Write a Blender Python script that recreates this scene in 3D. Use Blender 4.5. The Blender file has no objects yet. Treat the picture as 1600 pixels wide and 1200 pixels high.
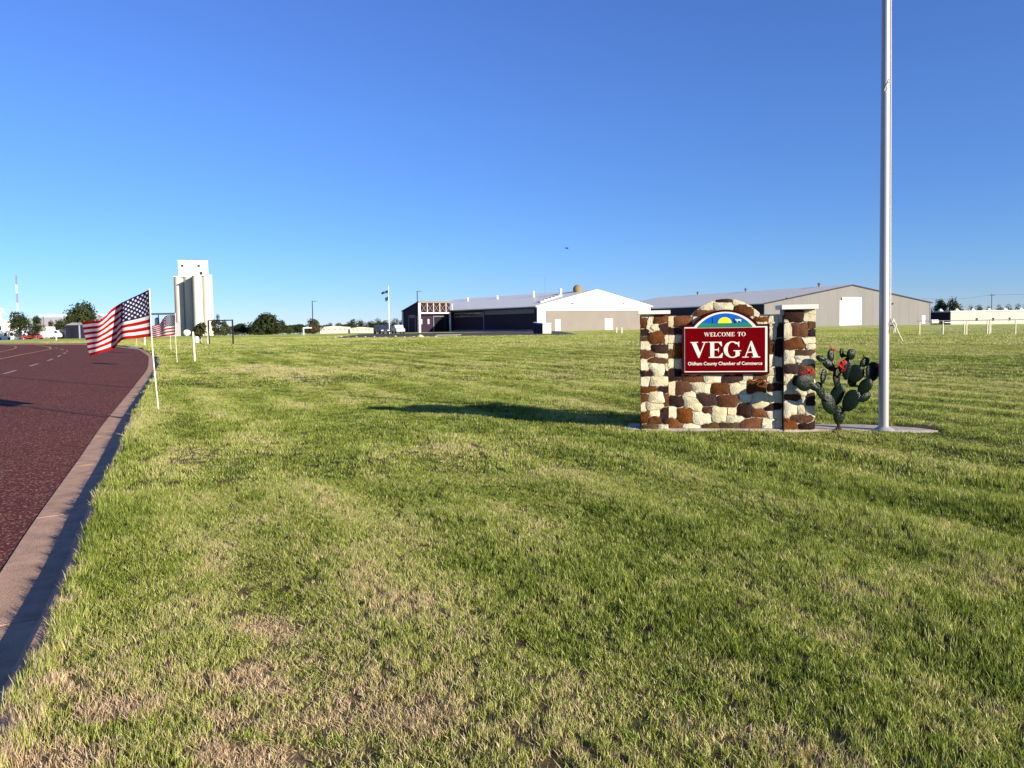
import bpy, math, random
import numpy as np
from mathutils import Vector, Matrix
random.seed(7); RNG = np.random.default_rng(11)
R = math.radians
SC = bpy.context.scene
COL = SC.collection

# ------------------------------------------------------------------ camera, sky, sun, exposure
F = 1200.0; CAMH = 1.65; PITCH = math.atan(65/1200.0); ROLL = R(0.9); CY = 570.0
cam_d = bpy.data.cameras.new('camera'); cam = bpy.data.objects.new('camera', cam_d); COL.objects.link(cam)
SC.camera = cam
cam_d.sensor_fit = 'HORIZONTAL'; cam_d.sensor_width = 36.0; cam_d.lens = 36.0*F/1600
cam_d.shift_y = -30/1600.0
cam_d.clip_start = 0.05; cam_d.clip_end = 9000
fwd = Vector((0, math.cos(PITCH), -math.sin(PITCH)))
rt0 = Vector((1, 0, 0)); up0 = rt0.cross(fwd)
rt = rt0*math.cos(ROLL) - up0*math.sin(ROLL)
up = rt0*math.sin(ROLL) + up0*math.cos(ROLL)
m = Matrix((rt, up, -fwd)).transposed().to_4x4()
m.translation = Vector((0, 0, CAMH))
cam.matrix_world = m

SUN_EL = R(16.5); SUN_DIR = Vector((0.8*math.cos(SUN_EL), -0.6*math.cos(SUN_EL), math.sin(SUN_EL)))
world = bpy.data.worlds.new('World'); SC.world = world; world.use_nodes = True
wn = world.node_tree.nodes; wl = world.node_tree.links
bg = wn['Background']; bg.inputs['Strength'].default_value = 0.112
sky = wn.new('ShaderNodeTexSky'); sky.sky_type = 'NISHITA'; sky.sun_disc = False
sky.sun_elevation = SUN_EL; sky.sun_rotation = math.atan2(0.8, -0.6)
sky.altitude = 3000; sky.air_density = 1.0; sky.dust_density = 0.0; sky.ozone_density = 6.0
# even, clear evening air: the same gentle tone curve with height all the way round the dome
wt = wn.new('ShaderNodeTexCoord'); wx = wn.new('ShaderNodeSeparateXYZ'); wr = wn.new('ShaderNodeValToRGB'); wm_ = wn.new('ShaderNodeMix')
wm_.data_type = 'RGBA'; wm_.blend_type = 'MULTIPLY'; wm_.inputs[0].default_value = 1.0
wl.new(wt.outputs['Generated'], wx.inputs[0]); wl.new(wx.outputs['Z'], wr.inputs[0])
el = wr.color_ramp.elements; el[0].position = 0.0; el[0].color = (.62,.55,.60,1); el[1].position = .42; el[1].color = (.86,.81,1.01,1)
for p_, c_ in ((.035,(.61,.58,.63,1)), (.09,(.66,.65,.68,1)), (.25,(.78,.77,.88,1))): q_ = el.new(p_); q_.color = c_
wl.new(sky.outputs[0], wm_.inputs[6]); wl.new(wr.outputs[0], wm_.inputs[7]); wl.new(wm_.outputs[2], bg.inputs['Color'])
sd = bpy.data.lights.new('sun', 'SUN'); sun = bpy.data.objects.new('sun', sd); COL.objects.link(sun)
sd.energy = 5.0; sd.angle = R(0.5); sd.color = (1.0, 0.90, 0.74)
sun.rotation_euler = SUN_DIR.to_track_quat('Z', 'Y').to_euler()
sun.location = (30, -20, 20)
SC.view_settings.view_transform = 'Standard'; SC.view_settings.look = 'None'
SC.view_settings.exposure = 1.05; SC.view_settings.gamma = 1.0; SC.view_settings.use_curve_mapping = False

# ------------------------------------------------------------------ helpers
def ray(px, py):
    return fwd + rt*((px-800)/F) + up*((CY-py)/F)
def G(px, py, z=0.0):                     # ground point seen at a pixel of the photograph
    d = ray(px, py); t = (z-CAMH)/d.z
    return Vector((d.x*t, d.y*t, z))
def P(px, py, Y):                         # point at distance Y
    d = ray(px, py); t = Y/d.y
    return Vector((d.x*t, Y, CAMH+d.z*t))

def tag(o, label=None, cat=None, group=None, kind=None):
    if label: o['label'] = label
    if cat: o['category'] = cat
    if group: o['group'] = group
    if kind: o['kind'] = kind
    return o
def empty(name, loc=(0,0,0), rz=0, **k):
    o = bpy.data.objects.new(name, None); COL.objects.link(o)
    o.empty_display_size = 0.3
    o.location = loc; o.rotation_euler = (0, 0, rz)
    return tag(o, **k)
def kids(o): return [c for c in COL.objects if c.parent == o]
def copy_tree(o, parent=None):
    c = o.copy(); COL.objects.link(c)
    if parent is not None: c.parent = parent
    for ch in kids(o): copy_tree(ch, c)
    return c

class MB:
    def __init__(s): s.v = []; s.f = []; s.m = []; s.mi = 0
    def add(s, vs, fs):
        n = len(s.v); s.v += [tuple(v) for v in vs]
        s.f += [tuple(i+n for i in f) for f in fs]; s.m += [s.mi]*len(fs)
        return s
    def box(s, x0, x1, y0, y1, z0, z1):
        return s.add([(x0,y0,z0),(x1,y0,z0),(x1,y1,z0),(x0,y1,z0),(x0,y0,z1),(x1,y0,z1),(x1,y1,z1),(x0,y1,z1)],
                     [(0,3,2,1),(4,5,6,7),(0,1,5,4),(1,2,6,5),(2,3,7,6),(3,0,4,7)])
    def bar(s, a, b, w, h=None):          # square bar between points
        a = Vector(a); b = Vector(b); h = h or w
        d = (b-a).normalized(); r = Vector((0,0,1)) if abs(d.z) < .95 else Vector((0,1,0))
        x = d.cross(r).normalized()*w/2; y = d.cross(x).normalized()*h/2
        return s.add([a-x-y, a+x-y, a+x+y, a-x+y, b-x-y, b+x-y, b+x+y, b-x+y],
                     [(0,3,2,1),(4,5,6,7),(0,1,5,4),(1,2,6,5),(2,3,7,6),(3,0,4,7)])
    def tube(s, pts, rad, n=10, cap=True):
        pts = [Vector(p) for p in pts]
        if not isinstance(rad, (list, tuple)): rad = [rad]*len(pts)
        vs = []; fs = []; px = None
        for i, p in enumerate(pts):
            d = (pts[min(i+1, len(pts)-1)] - pts[max(i-1, 0)]).normalized()
            if px is None:
                r = Vector((0,0,1)) if abs(d.z) < .9 else Vector((1,0,0))
                x = d.cross(r).normalized()
            else:
                x = (px - d*px.dot(d)).normalized()
            px = x; y = d.cross(x)
            for k in range(n):
                a = 2*math.pi*k/n
                vs.append(p + (x*math.cos(a)+y*math.sin(a))*rad[i])
        for i in range(len(pts)-1):
            for k in range(n):
                fs.append((i*n+k, i*n+(k+1) % n, (i+1)*n+(k+1) % n, (i+1)*n+k))
        if cap:
            fs.append(tuple(range(n-1, -1, -1))); q = (len(pts)-1)*n; fs.append(tuple(q+k for k in range(n)))
        return s.add(vs, fs)
    def cyl(s, x, y, z0, z1, r0, r1=None, n=20):
        return s.tube([(x,y,z0),(x,y,z1)], [r0, r0 if r1 is None else r1], n)
    def prism(s, poly, y0, y1):           # polygon in xz, extruded from y0 (front) to y1
        n = len(poly)
        a = sum(poly[i][0]*poly[(i+1)%n][1]-poly[(i+1)%n][0]*poly[i][1] for i in range(n))
        if a < 0: poly = poly[::-1]
        vs = [(p[0], y0, p[1]) for p in poly] + [(p[0], y1, p[1]) for p in poly]
        fs = [tuple(range(n)), tuple(range(2*n-1, n-1, -1))]
        fs += [(i, i+n, (i+1) % n + n, (i+1) % n) for i in range(n)]
        return s.add(vs, fs)
    def ball(s, c, r, nu=14, nv=8, mat=None):
        vs = []; fs = []
        rx, ry, rz = (r, r, r) if not isinstance(r, (tuple, list)) else r
        for j in range(nv+1):
            th = math.pi*j/nv
            for i in range(nu):
                ph = 2*math.pi*i/nu
                v = Vector((rx*math.sin(th)*math.cos(ph), ry*math.sin(th)*math.sin(ph), rz*math.cos(th)))
                if mat is not None: v = mat @ v
                vs.append(v+Vector(c))
        for j in range(nv):
            for i in range(nu):
                fs.append((j*nu+i, (j+1)*nu+i, (j+1)*nu+(i+1) % nu, j*nu+(i+1) % nu))
        return s.add(vs, fs)
    def build(s, name, mat, parent=None, smooth=False, **k):
        me = bpy.data.meshes.new(name); me.from_pydata(s.v, [], s.f)
        mats = mat if isinstance(mat, (list, tuple)) else [mat]
        for q in mats: me.materials.append(q)
        if len(mats) > 1: me.polygons.foreach_set('material_index', s.m)
        if smooth:
            me.polygons.foreach_set('use_smooth', [True]*len(me.polygons))
            if smooth != 'all': me.set_sharp_from_angle(angle=R(40))
        me.validate()
        o = bpy.data.objects.new(name, me); COL.objects.link(o)
        if parent is not None: o.parent = parent
        return tag(o, **k)

# ------------------------------------------------------------------ materials
def M(name, col, rough=.7, var=.12, scale=4.0, bump=.0, bscale=40.0, metal=0.0, col2=None, spec=.15, stretch=(1,1,1), detail=5, objvar=0):
    ma = bpy.data.materials.new(name); ma.use_nodes = True
    n = ma.node_tree.nodes; l = ma.node_tree.links; b = n['Principled BSDF']
    b.inputs['Roughness'].default_value = rough; b.inputs['Metallic'].default_value = metal
    b.inputs['Specular IOR Level'].default_value = spec
    tc = n.new('ShaderNodeTexCoord'); mp = n.new('ShaderNodeMapping'); mp.inputs['Scale'].default_value = stretch
    l.new(tc.outputs['Object'], mp.inputs[0])
    nz = n.new('ShaderNodeTexNoise'); nz.inputs['Scale'].default_value = scale; nz.inputs['Detail'].default_value = detail
    l.new(mp.outputs[0], nz.inputs['Vector'])
    rp = n.new('ShaderNodeMapRange'); rp.inputs[1].default_value = .3; rp.inputs[2].default_value = .7
    l.new(nz.outputs['Fac'], rp.inputs[0])
    mx = n.new('ShaderNodeMix'); mx.data_type = 'RGBA'
    c2 = col2 if col2 else tuple(c*(1-2*var) for c in col)
    mx.inputs[6].default_value = (*col, 1); mx.inputs[7].default_value = (*c2, 1)
    l.new(rp.outputs[0], mx.inputs[0]); src = mx.outputs[2]
    if objvar:                            # each stone its own shade
        oi = n.new('ShaderNodeObjectInfo'); mr = n.new('ShaderNodeMapRange'); l.new(oi.outputs['Random'], mr.inputs[0]); mr.inputs[3].default_value = 1-objvar; mr.inputs[4].default_value = 1+objvar
        hv = n.new('ShaderNodeHueSaturation'); l.new(src, hv.inputs['Color']); l.new(mr.outputs[0], hv.inputs['Value'])
        m2 = n.new('ShaderNodeMath'); m2.operation = 'MULTIPLY'; l.new(oi.outputs['Random'], m2.inputs[0]); m2.inputs[1].default_value = 7.31
        m3 = n.new('ShaderNodeMath'); m3.operation = 'FRACT'; l.new(m2.outputs[0], m3.inputs[0]); m4 = n.new('ShaderNodeMapRange'); l.new(m3.outputs[0], m4.inputs[0]); m4.inputs[3].default_value = .95; m4.inputs[4].default_value = 1.2
        l.new(m4.outputs[0], hv.inputs['Saturation']); src = hv.outputs[0]
    l.new(src, b.inputs['Base Color'])
    if bump:
        n2 = n.new('ShaderNodeTexNoise'); n2.inputs['Scale'].default_value = bscale; n2.inputs['Detail'].default_value = 4
        l.new(mp.outputs[0], n2.inputs['Vector'])
        bp = n.new('ShaderNodeBump'); bp.inputs['Strength'].default_value = bump; bp.inputs['Distance'].default_value = .02
        l.new(n2.outputs['Fac'], bp.inputs['Height']); l.new(bp.outputs[0], b.inputs['Normal'])
    return ma
def ribbed(ma, freq, axis='X', strength=.5):     # adds sheet-metal ribs as fine relief
    n = ma.node_tree.nodes; l = ma.node_tree.links; b = n['Principled BSDF']
    tc = n.new('ShaderNodeTexCoord')
    w = n.new('ShaderNodeTexWave'); w.wave_type = 'BANDS'; w.bands_direction = axis
    w.inputs['Scale'].default_value = freq; w.inputs['Distortion'].default_value = 0
    l.new(tc.outputs['Object'], w.inputs['Vector'])
    bp = n.new('ShaderNodeBump'); bp.inputs['Strength'].default_value = strength; bp.inputs['Distance'].default_value = .06
    l.new(w.outputs['Fac'], bp.inputs['Height']); l.new(bp.outputs[0], b.inputs['Normal'])
    return ma

m_concrete = M('concrete', (.46,.40,.36), .85, .15, 6, .4, 60)
m_kerb = M('kerb_concrete', (.56,.35,.23), .85, .18, 5, .5, 90)
m_cream = M('cream_stone', (.64,.60,.43), .8, .10, 9, .5, 45, col2=(.50,.43,.27), objvar=.10)
m_brown = M('brown_stone', (.13,.055,.025), .8, .2, 12, .5, 40, col2=(.08,.030,.014), objvar=.26)
m_dark = M('dark_stone', (.042,.019,.015), .8, .2, 12, .5, 40, col2=(.022,.010,.009), objvar=.35)
m_umber = M('umber_stone', (.10,.055,.022), .8, .2, 12, .5, 40, col2=(.05,.028,.013), objvar=.35)
m_mortar = M('mortar', (.56,.47,.33), .95, .12, 20, .6, 120)
m_cap = M('white_cap', (.72,.69,.62), .6, .05, 5, .2, 60)
m_white = M('white_paint', (.80,.79,.76), .45, .05, 3)
m_signred = M('sign_red', (.13,.0,.002), .7, .06, 6, spec=.02)
m_signframe = M('sign_frame', (.04,.004,.006), .7, .1, 8, spec=.02)
m_letter = M('letter_cream', (.74,.69,.60), .5, .04, 8)
m_signblue = M('sign_blue', (.006,.11,.50), .4, .1, 8)
m_signgreen = M('sign_green', (.015,.21,.09), .4, .1, 8, col2=(.01,.18,.14))
m_yellow = M('sun_yellow', (.85,.72,.03), .4, .05, 8)
m_navy = M('navy_detail', (.015,.03,.12), .5)
m_metal = M('pole_aluminium', (.42,.40,.40), .40, .06, 3, metal=.3, spec=.3, stretch=(1,1,.1))
m_rope = M('rope', (.78,.72,.58), .9, .15, 60, .5, 200)
m_cactus = M('cactus_steel', (.003,.006,.004), .22, .2, 60, .35, 70, spec=.14, col2=(.008,.018,.010))
m_red = M('red_flower', (.55,.01,.015), .4, .2, 30)
m_rust = M('rust_base', (.05,.03,.02), .8, .2, 30, .8, 60)
m_stick = M('flag_stick', (.82,.76,.60), .5, .05, 10)
m_black = M('black_metal', (.018,.018,.02), .5)
m_grey = M('grey_metal', (.20,.20,.22), .55)
m_roof = ribbed(M('white_roof', (.90,.82,.62), .32, .04, .4, spec=.6), 1.0, 'Y', .25)
m_barnroof = ribbed(M('barn_roof', (.80,.72,.53), .35, .05, .3, spec=.55), 1.0, 'Y', .25)
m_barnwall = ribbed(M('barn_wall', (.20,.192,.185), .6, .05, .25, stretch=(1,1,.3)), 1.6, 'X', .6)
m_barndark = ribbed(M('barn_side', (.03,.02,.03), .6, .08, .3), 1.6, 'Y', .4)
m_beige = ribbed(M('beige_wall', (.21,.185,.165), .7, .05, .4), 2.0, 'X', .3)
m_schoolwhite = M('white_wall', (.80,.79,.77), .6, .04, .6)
m_plum = M('dark_plum', (.03,.016,.036), .75, .15, 2.5)
m_lilac = M('grey_band', (.20,.17,.21), .75, .08, 2)
m_glass = M('dark_glass', (.015,.016,.02), .12, .1, 2, spec=.6)
m_door = M('door_white', (.72,.71,.68), .5, .04, 2)
m_lot = M('lot_asphalt', (.10,.085,.09), .9, .2, .6, .3, 20)
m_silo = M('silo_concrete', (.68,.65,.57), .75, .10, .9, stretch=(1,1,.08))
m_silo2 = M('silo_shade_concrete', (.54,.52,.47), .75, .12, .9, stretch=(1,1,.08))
m_bark = M('bark', (.07,.05,.035), .9, .3, 8, .6, 20)
m_leaf = None
# ------------------------------------------------------------------ terrain
KP = [(-60,28.0),(-30,13.0),(-10,3.5),(-3,.35),(0,-.9),(3.58,-2.26),(5.45,-3.05),(7.2,-3.86),(11.3,-5.66),(14.5,-7.1),(20.6,-9.7),(35,-15.9),(51,-23.4),(68,-32.3),(78,-39.0),(95,-51.0),(110,-75.0),(122,-102.0),(132,-140.0),(140,-190.0),(146,-250.0)]
_ky = np.array([k[0] for k in KP], float); _kx = np.array([k[1] for k in KP], float)
def _smooth_k(y):                       # smoothed kerb line
    y = np.asarray(y, float); a = np.zeros_like(y); ws = 0
    for o in (-2, -1, 0, 1, 2):
        sp = np.minimum(4.0, np.maximum(.6, np.abs(y)*.12))
        w = 1.0/(1+abs(o)); a += w*np.interp(y+o*sp*.5, _ky, _kx); ws += w
    return a/ws
def kx(y): return _smooth_k(y)
def kslope(y):
    y = np.asarray(y, float); return (kx(y+.4)-kx(y-.4))/.8
def kty(y): return 1/np.sqrt(1+kslope(y)**2)

def _h2(ix, iy, seed):
    h = (ix.astype(np.int64)*374761393 + iy.astype(np.int64)*668265263 + seed*1442695041) & 0x7fffffff
    h = ((h ^ (h >> 13))*1274126177) & 0x7fffffff
    return ((h ^ (h >> 16)) & 0xffff)/65535.0
def vnoise(x, y, seed=0):
    x = np.asarray(x, float); y = np.asarray(y, float)
    ix = np.floor(x); iy = np.floor(y); fx = x-ix; fy = y-iy
    fx = fx*fx*(3-2*fx); fy = fy*fy*(3-2*fy)
    a = _h2(ix, iy, seed); b = _h2(ix+1, iy, seed); c = _h2(ix, iy+1, seed); d = _h2(ix+1, iy+1, seed)
    return (a*(1-fx)+b*fx)*(1-fy) + (c*(1-fx)+d*fx)*fy
def fbm(x, y, seed=0, o=4):
    s = 0; a = .5; t = 0
    for k in range(o):
        s = s + a*vnoise(x*2**k+k*17.3, y*2**k-k*9.1, seed+k); t += a; a *= .5
    return s/t
def sstep(a, b, x):
    t = np.clip((np.asarray(x, float)-a)/(b-a), 0, 1); return t*t*(3-2*t)

_sg = G(1137, 674)
def H(x, y):
    x = np.asarray(x, float); y = np.asarray(y, float)
    d = np.sqrt(x*x+y*y)
    z = -.009*(np.sqrt((d-175)**2+400)+(d-175))/2 + .009*1.0
    k = sstep(.0, 1.2, (x-kx(np.clip(y, -60, 146)))*1.0)
    und = (fbm(x/3.1, y/3.1, 3, 3)-.5)*.09 + (fbm(x/.55+3, y/.55, 9, 2)-.5)*.028
    und = und*(1-.8*np.exp(-((x-3.9)**2/9+(y-_sg.y)**2/2.2)))
    # long mowing ridges running away to the left
    w = (x*.9+y*.44); und = und + .012*np.sin(w*2*math.pi/1.3+2.2*fbm(x/4, y/4, 21, 2))*(.4+1.1*vnoise(x/3, y/5, 23))
    return z + und*k*sstep(400, 60, d)
def Hz(x, y): return float(H(np.array([x]), np.array([y]))[0])

# dry patches seen on the lawn: (photo x, photo y, size across m, size deep m, strength)
PATCH = [(390,1052,.20,.13,1.0),(455,1062,.12,.08,.5),(195,1112,.17,.10,.95),(105,1092,.12,.08,.8),(10,1145,.15,.1,1),(100,1185,.2,.1,1),
         (375,1185,.25,.12,1),(360,1130,.14,.07,.8),(435,975,.17,.12,.6),(350,872,.16,.35,.5),(370,830,.16,.4,.35),(60,960,.10,.2,.6),
         (330,700,.6,1.6,.35),(470,590,2.6,2.3,.6),(480,577,3.4,2.2,.8),(480,632,1.3,.9,.75),(380,575,1.2,2.0,.6),(770,740,1.0,.7,.35),(860,745,.8,.5,.5),
         (900,590,3.0,2.5,.45),(960,602,2.0,1.2,.6),(1060,905,.2,.15,.2),(1320,985,.2,.15,.2),(1400,1060,.2,.12,.3),(1540,1090,.15,.1,.3),
         (820,1150,.12,.1,.3),(1080,1140,.15,.1,.3),(620,930,.5,.4,.25),(1240,1170,.3,.2,.4),(560,1100,.4,.2,.4),(1500,900,.5,.4,.25),(520,700,1.0,.8,.3)]
_PG = [(G(a, b), c, d, e) for a, b, c, d, e in PATCH]
def dryness(x, y):
    x = np.asarray(x, float); y = np.asarray(y, float)
    wx = x + (fbm(x/.35, y/.35, 31, 2)-.5)*.35; wy = y + (fbm(x/.35, y/.35, 37, 2)-.5)*.35
    w_ = x*.9+y*.44; l_ = -x*.44+y*.9
    d = (fbm(w_/.7+5, l_/1.9, 41, 4)-.5)*.75 + (fbm(x/9.0, y/7.0, 43, 3)-.5)*.45 + .285
    dist = np.sqrt(x*x+y*y)
    d = d + .10*sstep(.3, -6, x-.05*y)*sstep(14, 4, dist)            # greyer, drier towards the road
    d = d - .03*sstep(1.0, 4.0, x)*sstep(40, 6, dist)                 # greener to the right
    w = x*.9+y*.44; d = d + .06*np.sin(w*2*math.pi/1.3+2.2*fbm(x/4, y/4, 21, 2)-.6) + .05*np.sin(w*2*math.pi/3.9+1)
    d = d + .06*sstep(20, 60, dist)
    r = np.clip(d, .15, .50)
    for c, sx, sy, e in _PG:
        g = np.exp(-(((wx-c.x)/sx)**2+((wy-c.y)/sy)**2)**1.3)
        r = r + g*e*(.95 if sx < .6 else .28)*(1-r*.4)
    return np.clip(r, 0, 1.3)
def tallness(x, y):
    t = .80 + (fbm((x*.9+y*.44)/.8, (-x*.44+y*.9)/2.6, 51, 3)-.5)*.9 + .38*sstep(1.2, 3.5, x)*sstep(11, 6, y)*sstep(2.5, 4, y)
    w = x*.9+y*.44; t = t + .20*np.sin(w*2*math.pi/1.3+2.2*fbm(x/4, y/4, 21, 2)+.8)*(.3+vnoise(x/3, y/5, 23))
    return np.clip(t*.92, .30, 1.5)

def attr(me, name, arr, dom='POINT'):
    a = me.attributes.new(name, 'FLOAT', dom); a.data.foreach_set('value', np.asarray(arr, np.float32).ravel())

rows = np.unique(np.round(np.concatenate([np.linspace(-60,-4,20), np.linspace(-4,2,20), np.arange(2,14,.09), np.geomspace(14,60,120), np.geomspace(60,152,90), np.geomspace(152,900,60), np.geomspace(900,6000,16)]), 3))
offp = np.concatenate([[0,.03], np.arange(.1,14,.12), np.geomspace(14,60,70), np.geomspace(60,400,50), np.geomspace(400,6000,22)])
offn = np.concatenate([-np.geomspace(6000,60,24), [-40,-34,-30,-28,-27.9,-20,-12,-6,-2,-.5,-.12,-.06]])
off = np.concatenate([offn, offp]); nr, nc = len(rows), len(off)
Y2 = np.repeat(rows[:, None], nc, 1); O2 = np.repeat(off[None, :], nr, 0)
yc = np.clip(rows, -60, 146); ty = kty(yc)[:, None]
X2 = kx(yc)[:, None] + np.where(O2 < 0, O2/ty, O2)
Z2 = H(X2, Y2)
tr = ((O2 < -.03) & (O2 > -27.95) & (Y2 < 146.5))
Z2 = np.where(tr, Z2-.45, Z2)
me = bpy.data.meshes.new('ground')
idx = np.arange(nr*nc).reshape(nr, nc)
fc = np.stack([idx[:-1,:-1], idx[:-1,1:], idx[1:,1:], idx[1:,:-1]], -1).reshape(-1, 4)
me.vertices.add(nr*nc); me.vertices.foreach_set('co', np.stack([X2, Y2, Z2], -1).astype(np.float32).ravel())
me.loops.add(fc.size); me.loops.foreach_set('vertex_index', fc.astype(np.int32).ravel())
me.polygons.add(len(fc)); me.polygons.foreach_set('loop_start', np.arange(0, fc.size, 4, dtype=np.int32))
me.update(calc_edges=True); me.validate()
me.polygons.foreach_set('use_smooth', [True]*len(me.polygons))
attr(me, 'dry', dryness(X2, Y2))
ground = bpy.data.objects.new('ground', me); COL.objects.link(ground); tag(ground, kind='structure')

def grass_colour(nt, dry, rnd):
    """dry + random -> colour; shared by blades and by the sheet they grow on"""
    n = nt.nodes; l = nt.links
    ad = n.new('ShaderNodeMath'); ad.operation = 'MULTIPLY_ADD'
    l.new(rnd, ad.inputs[0]); ad.inputs[1].default_value = .66; l.new(dry, ad.inputs[2])
    rp = n.new('ShaderNodeValToRGB'); l.new(ad.outputs[0], rp.inputs[0])
    e = rp.color_ramp.elements
    e[0].position = .05; e[0].color = (0.032,0.055,0.008,1)
    e[1].position = 1.0; e[1].color = (0.616,0.462,0.286,1)
    for p, c in ((.20,(0.078,0.116,0.009,1)), (.42,(.198,.262,.024,1)), (.66,(.375,.445,.065,1)), (.87,(0.609,0.554,0.222,1))):
        q = e.new(p); q.color = c
    return rp.outputs[0]
mg = bpy.data.materials.new('lawn_ground'); mg.use_nodes = True; ground.data.materials.append(mg)
n = mg.node_tree.nodes; l = mg.node_tree.links; b = n['Principled BSDF']; b.inputs['Roughness'].default_value = .95; b.inputs['Specular IOR Level'].default_value = .1
at = n.new('ShaderNodeAttribute'); at.attribute_name = 'dry'
ge = n.new('ShaderNodeNewGeometry')
n1 = n.new('ShaderNodeTexNoise'); n1.inputs['Scale'].default_value = 7; n1.inputs['Detail'].default_value = 8; n1.inputs['Roughness'].default_value = .7
n2 = n.new('ShaderNodeTexNoise'); n2.inputs['Scale'].default_value = .35; n2.inputs['Detail'].default_value = 6; n2.inputs['Roughness'].default_value = .65
l.new(ge.outputs['Position'], n1.inputs['Vector']); l.new(ge.outputs['Position'], n2.inputs['Vector'])
s1 = n.new('ShaderNodeMath'); s1.operation = 'ADD'; l.new(n1.outputs['Fac'], s1.inputs[0]); l.new(n2.outputs['Fac'], s1.inputs[1])
s2 = n.new('ShaderNodeMath'); s2.operation = 'MULTIPLY_ADD'; l.new(s1.outputs[0], s2.inputs[0]); s2.inputs[1].default_value = 2.2; s2.inputs[2].default_value = -1.7
gc = grass_colour(mg.node_tree, at.outputs['Fac'], s2.outputs[0])
# soil and thatch between the blades close by; full grass colour far off where no blades stand
ln = n.new('ShaderNodeVectorMath'); ln.operation = 'LENGTH'; l.new(ge.outputs['Position'], ln.inputs[0])
mr = n.new('ShaderNodeMapRange'); l.new(ln.outputs['Value'], mr.inputs[0]); mr.inputs[1].default_value = 30; mr.inputs[2].default_value = 100
soil = n.new('ShaderNodeMix'); soil.data_type = 'RGBA'; soil.inputs[6].default_value = (.040,.038,.014,1); soil.inputs[7].default_value = (.20,.14,.075,1)
l.new(at.outputs['Fac'], soil.inputs[0])
mm = n.new('ShaderNodeMix'); mm.data_type = 'RGBA'; l.new(mr.outputs[0], mm.inputs[0]); l.new(soil.outputs[2], mm.inputs[6]); l.new(gc, mm.inputs[7])
l.new(mm.outputs[2], b.inputs['Base Color'])
bp = n.new('ShaderNodeBump'); bp.inputs['Strength'].default_value = .6; bp.inputs['Distance'].default_value = .06; l.new(n1.outputs['Fac'], bp.inputs['Height']); l.new(bp.outputs[0], b.inputs['Normal'])

# ------------------------------------------------------------------ road, kerb, markings
def kpt(y, t, z):
    s = float(kslope(y)); q = float(kty(y))     # tangent (s,1)*q, left normal (-1,s)*q
    return (float(kx(y)) - t*q, y + t*s*q, z + Hz(float(kx(y)), y))
def ribbon(ys, ts, zs, mb, up=True):
    g = [[kpt(y, t, z) for t, z in zip(ts, zs)] for y in ys]
    nn = len(ts); vs = [p for r in g for p in r]
    mb.add(vs, [(i*nn+k, i*nn+k+1, (i+1)*nn+k+1, (i+1)*nn+k) if False else (i*nn+k+1, i*nn+k, (i+1)*nn+k, (i+1)*nn+k+1) for i in range(len(ys)-1) for k in range(nn-1)])
ry = list(np.arange(-50, 20, 1.0)) + list(np.arange(20, 78, 1.5)) + list(np.arange(78, 145.5, 1.5))
m_road = bpy.data.materials.new('red_asphalt'); m_road.use_nodes = True
n = m_road.node_tree.nodes; l = m_road.node_tree.links; b = n['Principled BSDF']; b.inputs['Roughness'].default_value = .9; b.inputs['Specular IOR Level'].default_value = .05
ge = n.new('ShaderNodeNewGeometry')
a1 = n.new('ShaderNodeTexNoise'); a1.inputs['Scale'].default_value = .5; a1.inputs['Detail'].default_value = 5
a2 = n.new('ShaderNodeTexVoronoi'); a2.inputs['Scale'].default_value = 55; a2.inputs['Randomness'].default_value = 1
a3 = n.new('ShaderNodeTexNoise'); a3.inputs['Scale'].default_value = 9; a3.inputs['Detail'].default_value = 6
for q in (a1, a2, a3): l.new(ge.outputs['Position'], q.inputs['Vector'])
mx = n.new('ShaderNodeMix'); mx.data_type = 'RGBA'; mx.inputs[6].default_value = (.092,.024,.024,1); mx.inputs[7].default_value = (.140,.045,.042,1)
l.new(a1.outputs['Fac'], mx.inputs[0])
sp = n.new('ShaderNodeSeparateColor'); l.new(a2.outputs['Color'], sp.inputs[0])
rg = n.new('ShaderNodeMapRange'); l.new(sp.outputs[0], rg.inputs[0]); rg.inputs[1].default_value = .78; rg.inputs[2].default_value = .95; rg.inputs[4].default_value = .8
mx2 = n.new('ShaderNodeMix'); mx2.data_type = 'RGBA'; l.new(rg.outputs[0], mx2.inputs[0]); l.new(mx.outputs[2], mx2.inputs[6]); mx2.inputs[7].default_value = (0.409,0.264,0.145,1)
rg2 = n.new('ShaderNodeMapRange'); l.new(sp.outputs[1], rg2.inputs[0]); rg2.inputs[1].default_value = .7; rg2.inputs[2].default_value = .95; rg2.inputs[4].default_value = .6
mx3 = n.new('ShaderNodeMix'); mx3.data_type = 'RGBA'; l.new(rg2.outputs[0], mx3.inputs[0]); l.new(mx2.outputs[2], mx3.inputs[6]); mx3.inputs[7].default_value = (0.040,0.012,0.015,1)
l.new(mx3.outputs[2], b.inputs['Base Color'])
bp = n.new('ShaderNodeBump'); bp.inputs['Strength'].default_value = .6; bp.inputs['Distance'].default_value = .006; l.new(a2.outputs['Distance'], bp.inputs['Height']); l.new(bp.outputs[0], b.inputs['Normal'])
mb = MB(); ribbon(ry, [.64, 1.5, 3, 6, 10, 14, 20, 27.3], [-.172, -.165, -.15, -.12, -.1, -.1, -.12, -.17], mb); road = mb.build('road', m_road, smooth='all', kind='structure')
def zroad(t): return float(np.interp(t, [.64,1.5,3,6,10,14,20,27.3], [-.172,-.165,-.15,-.12,-.1,-.1,-.12,-.17]))

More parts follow.
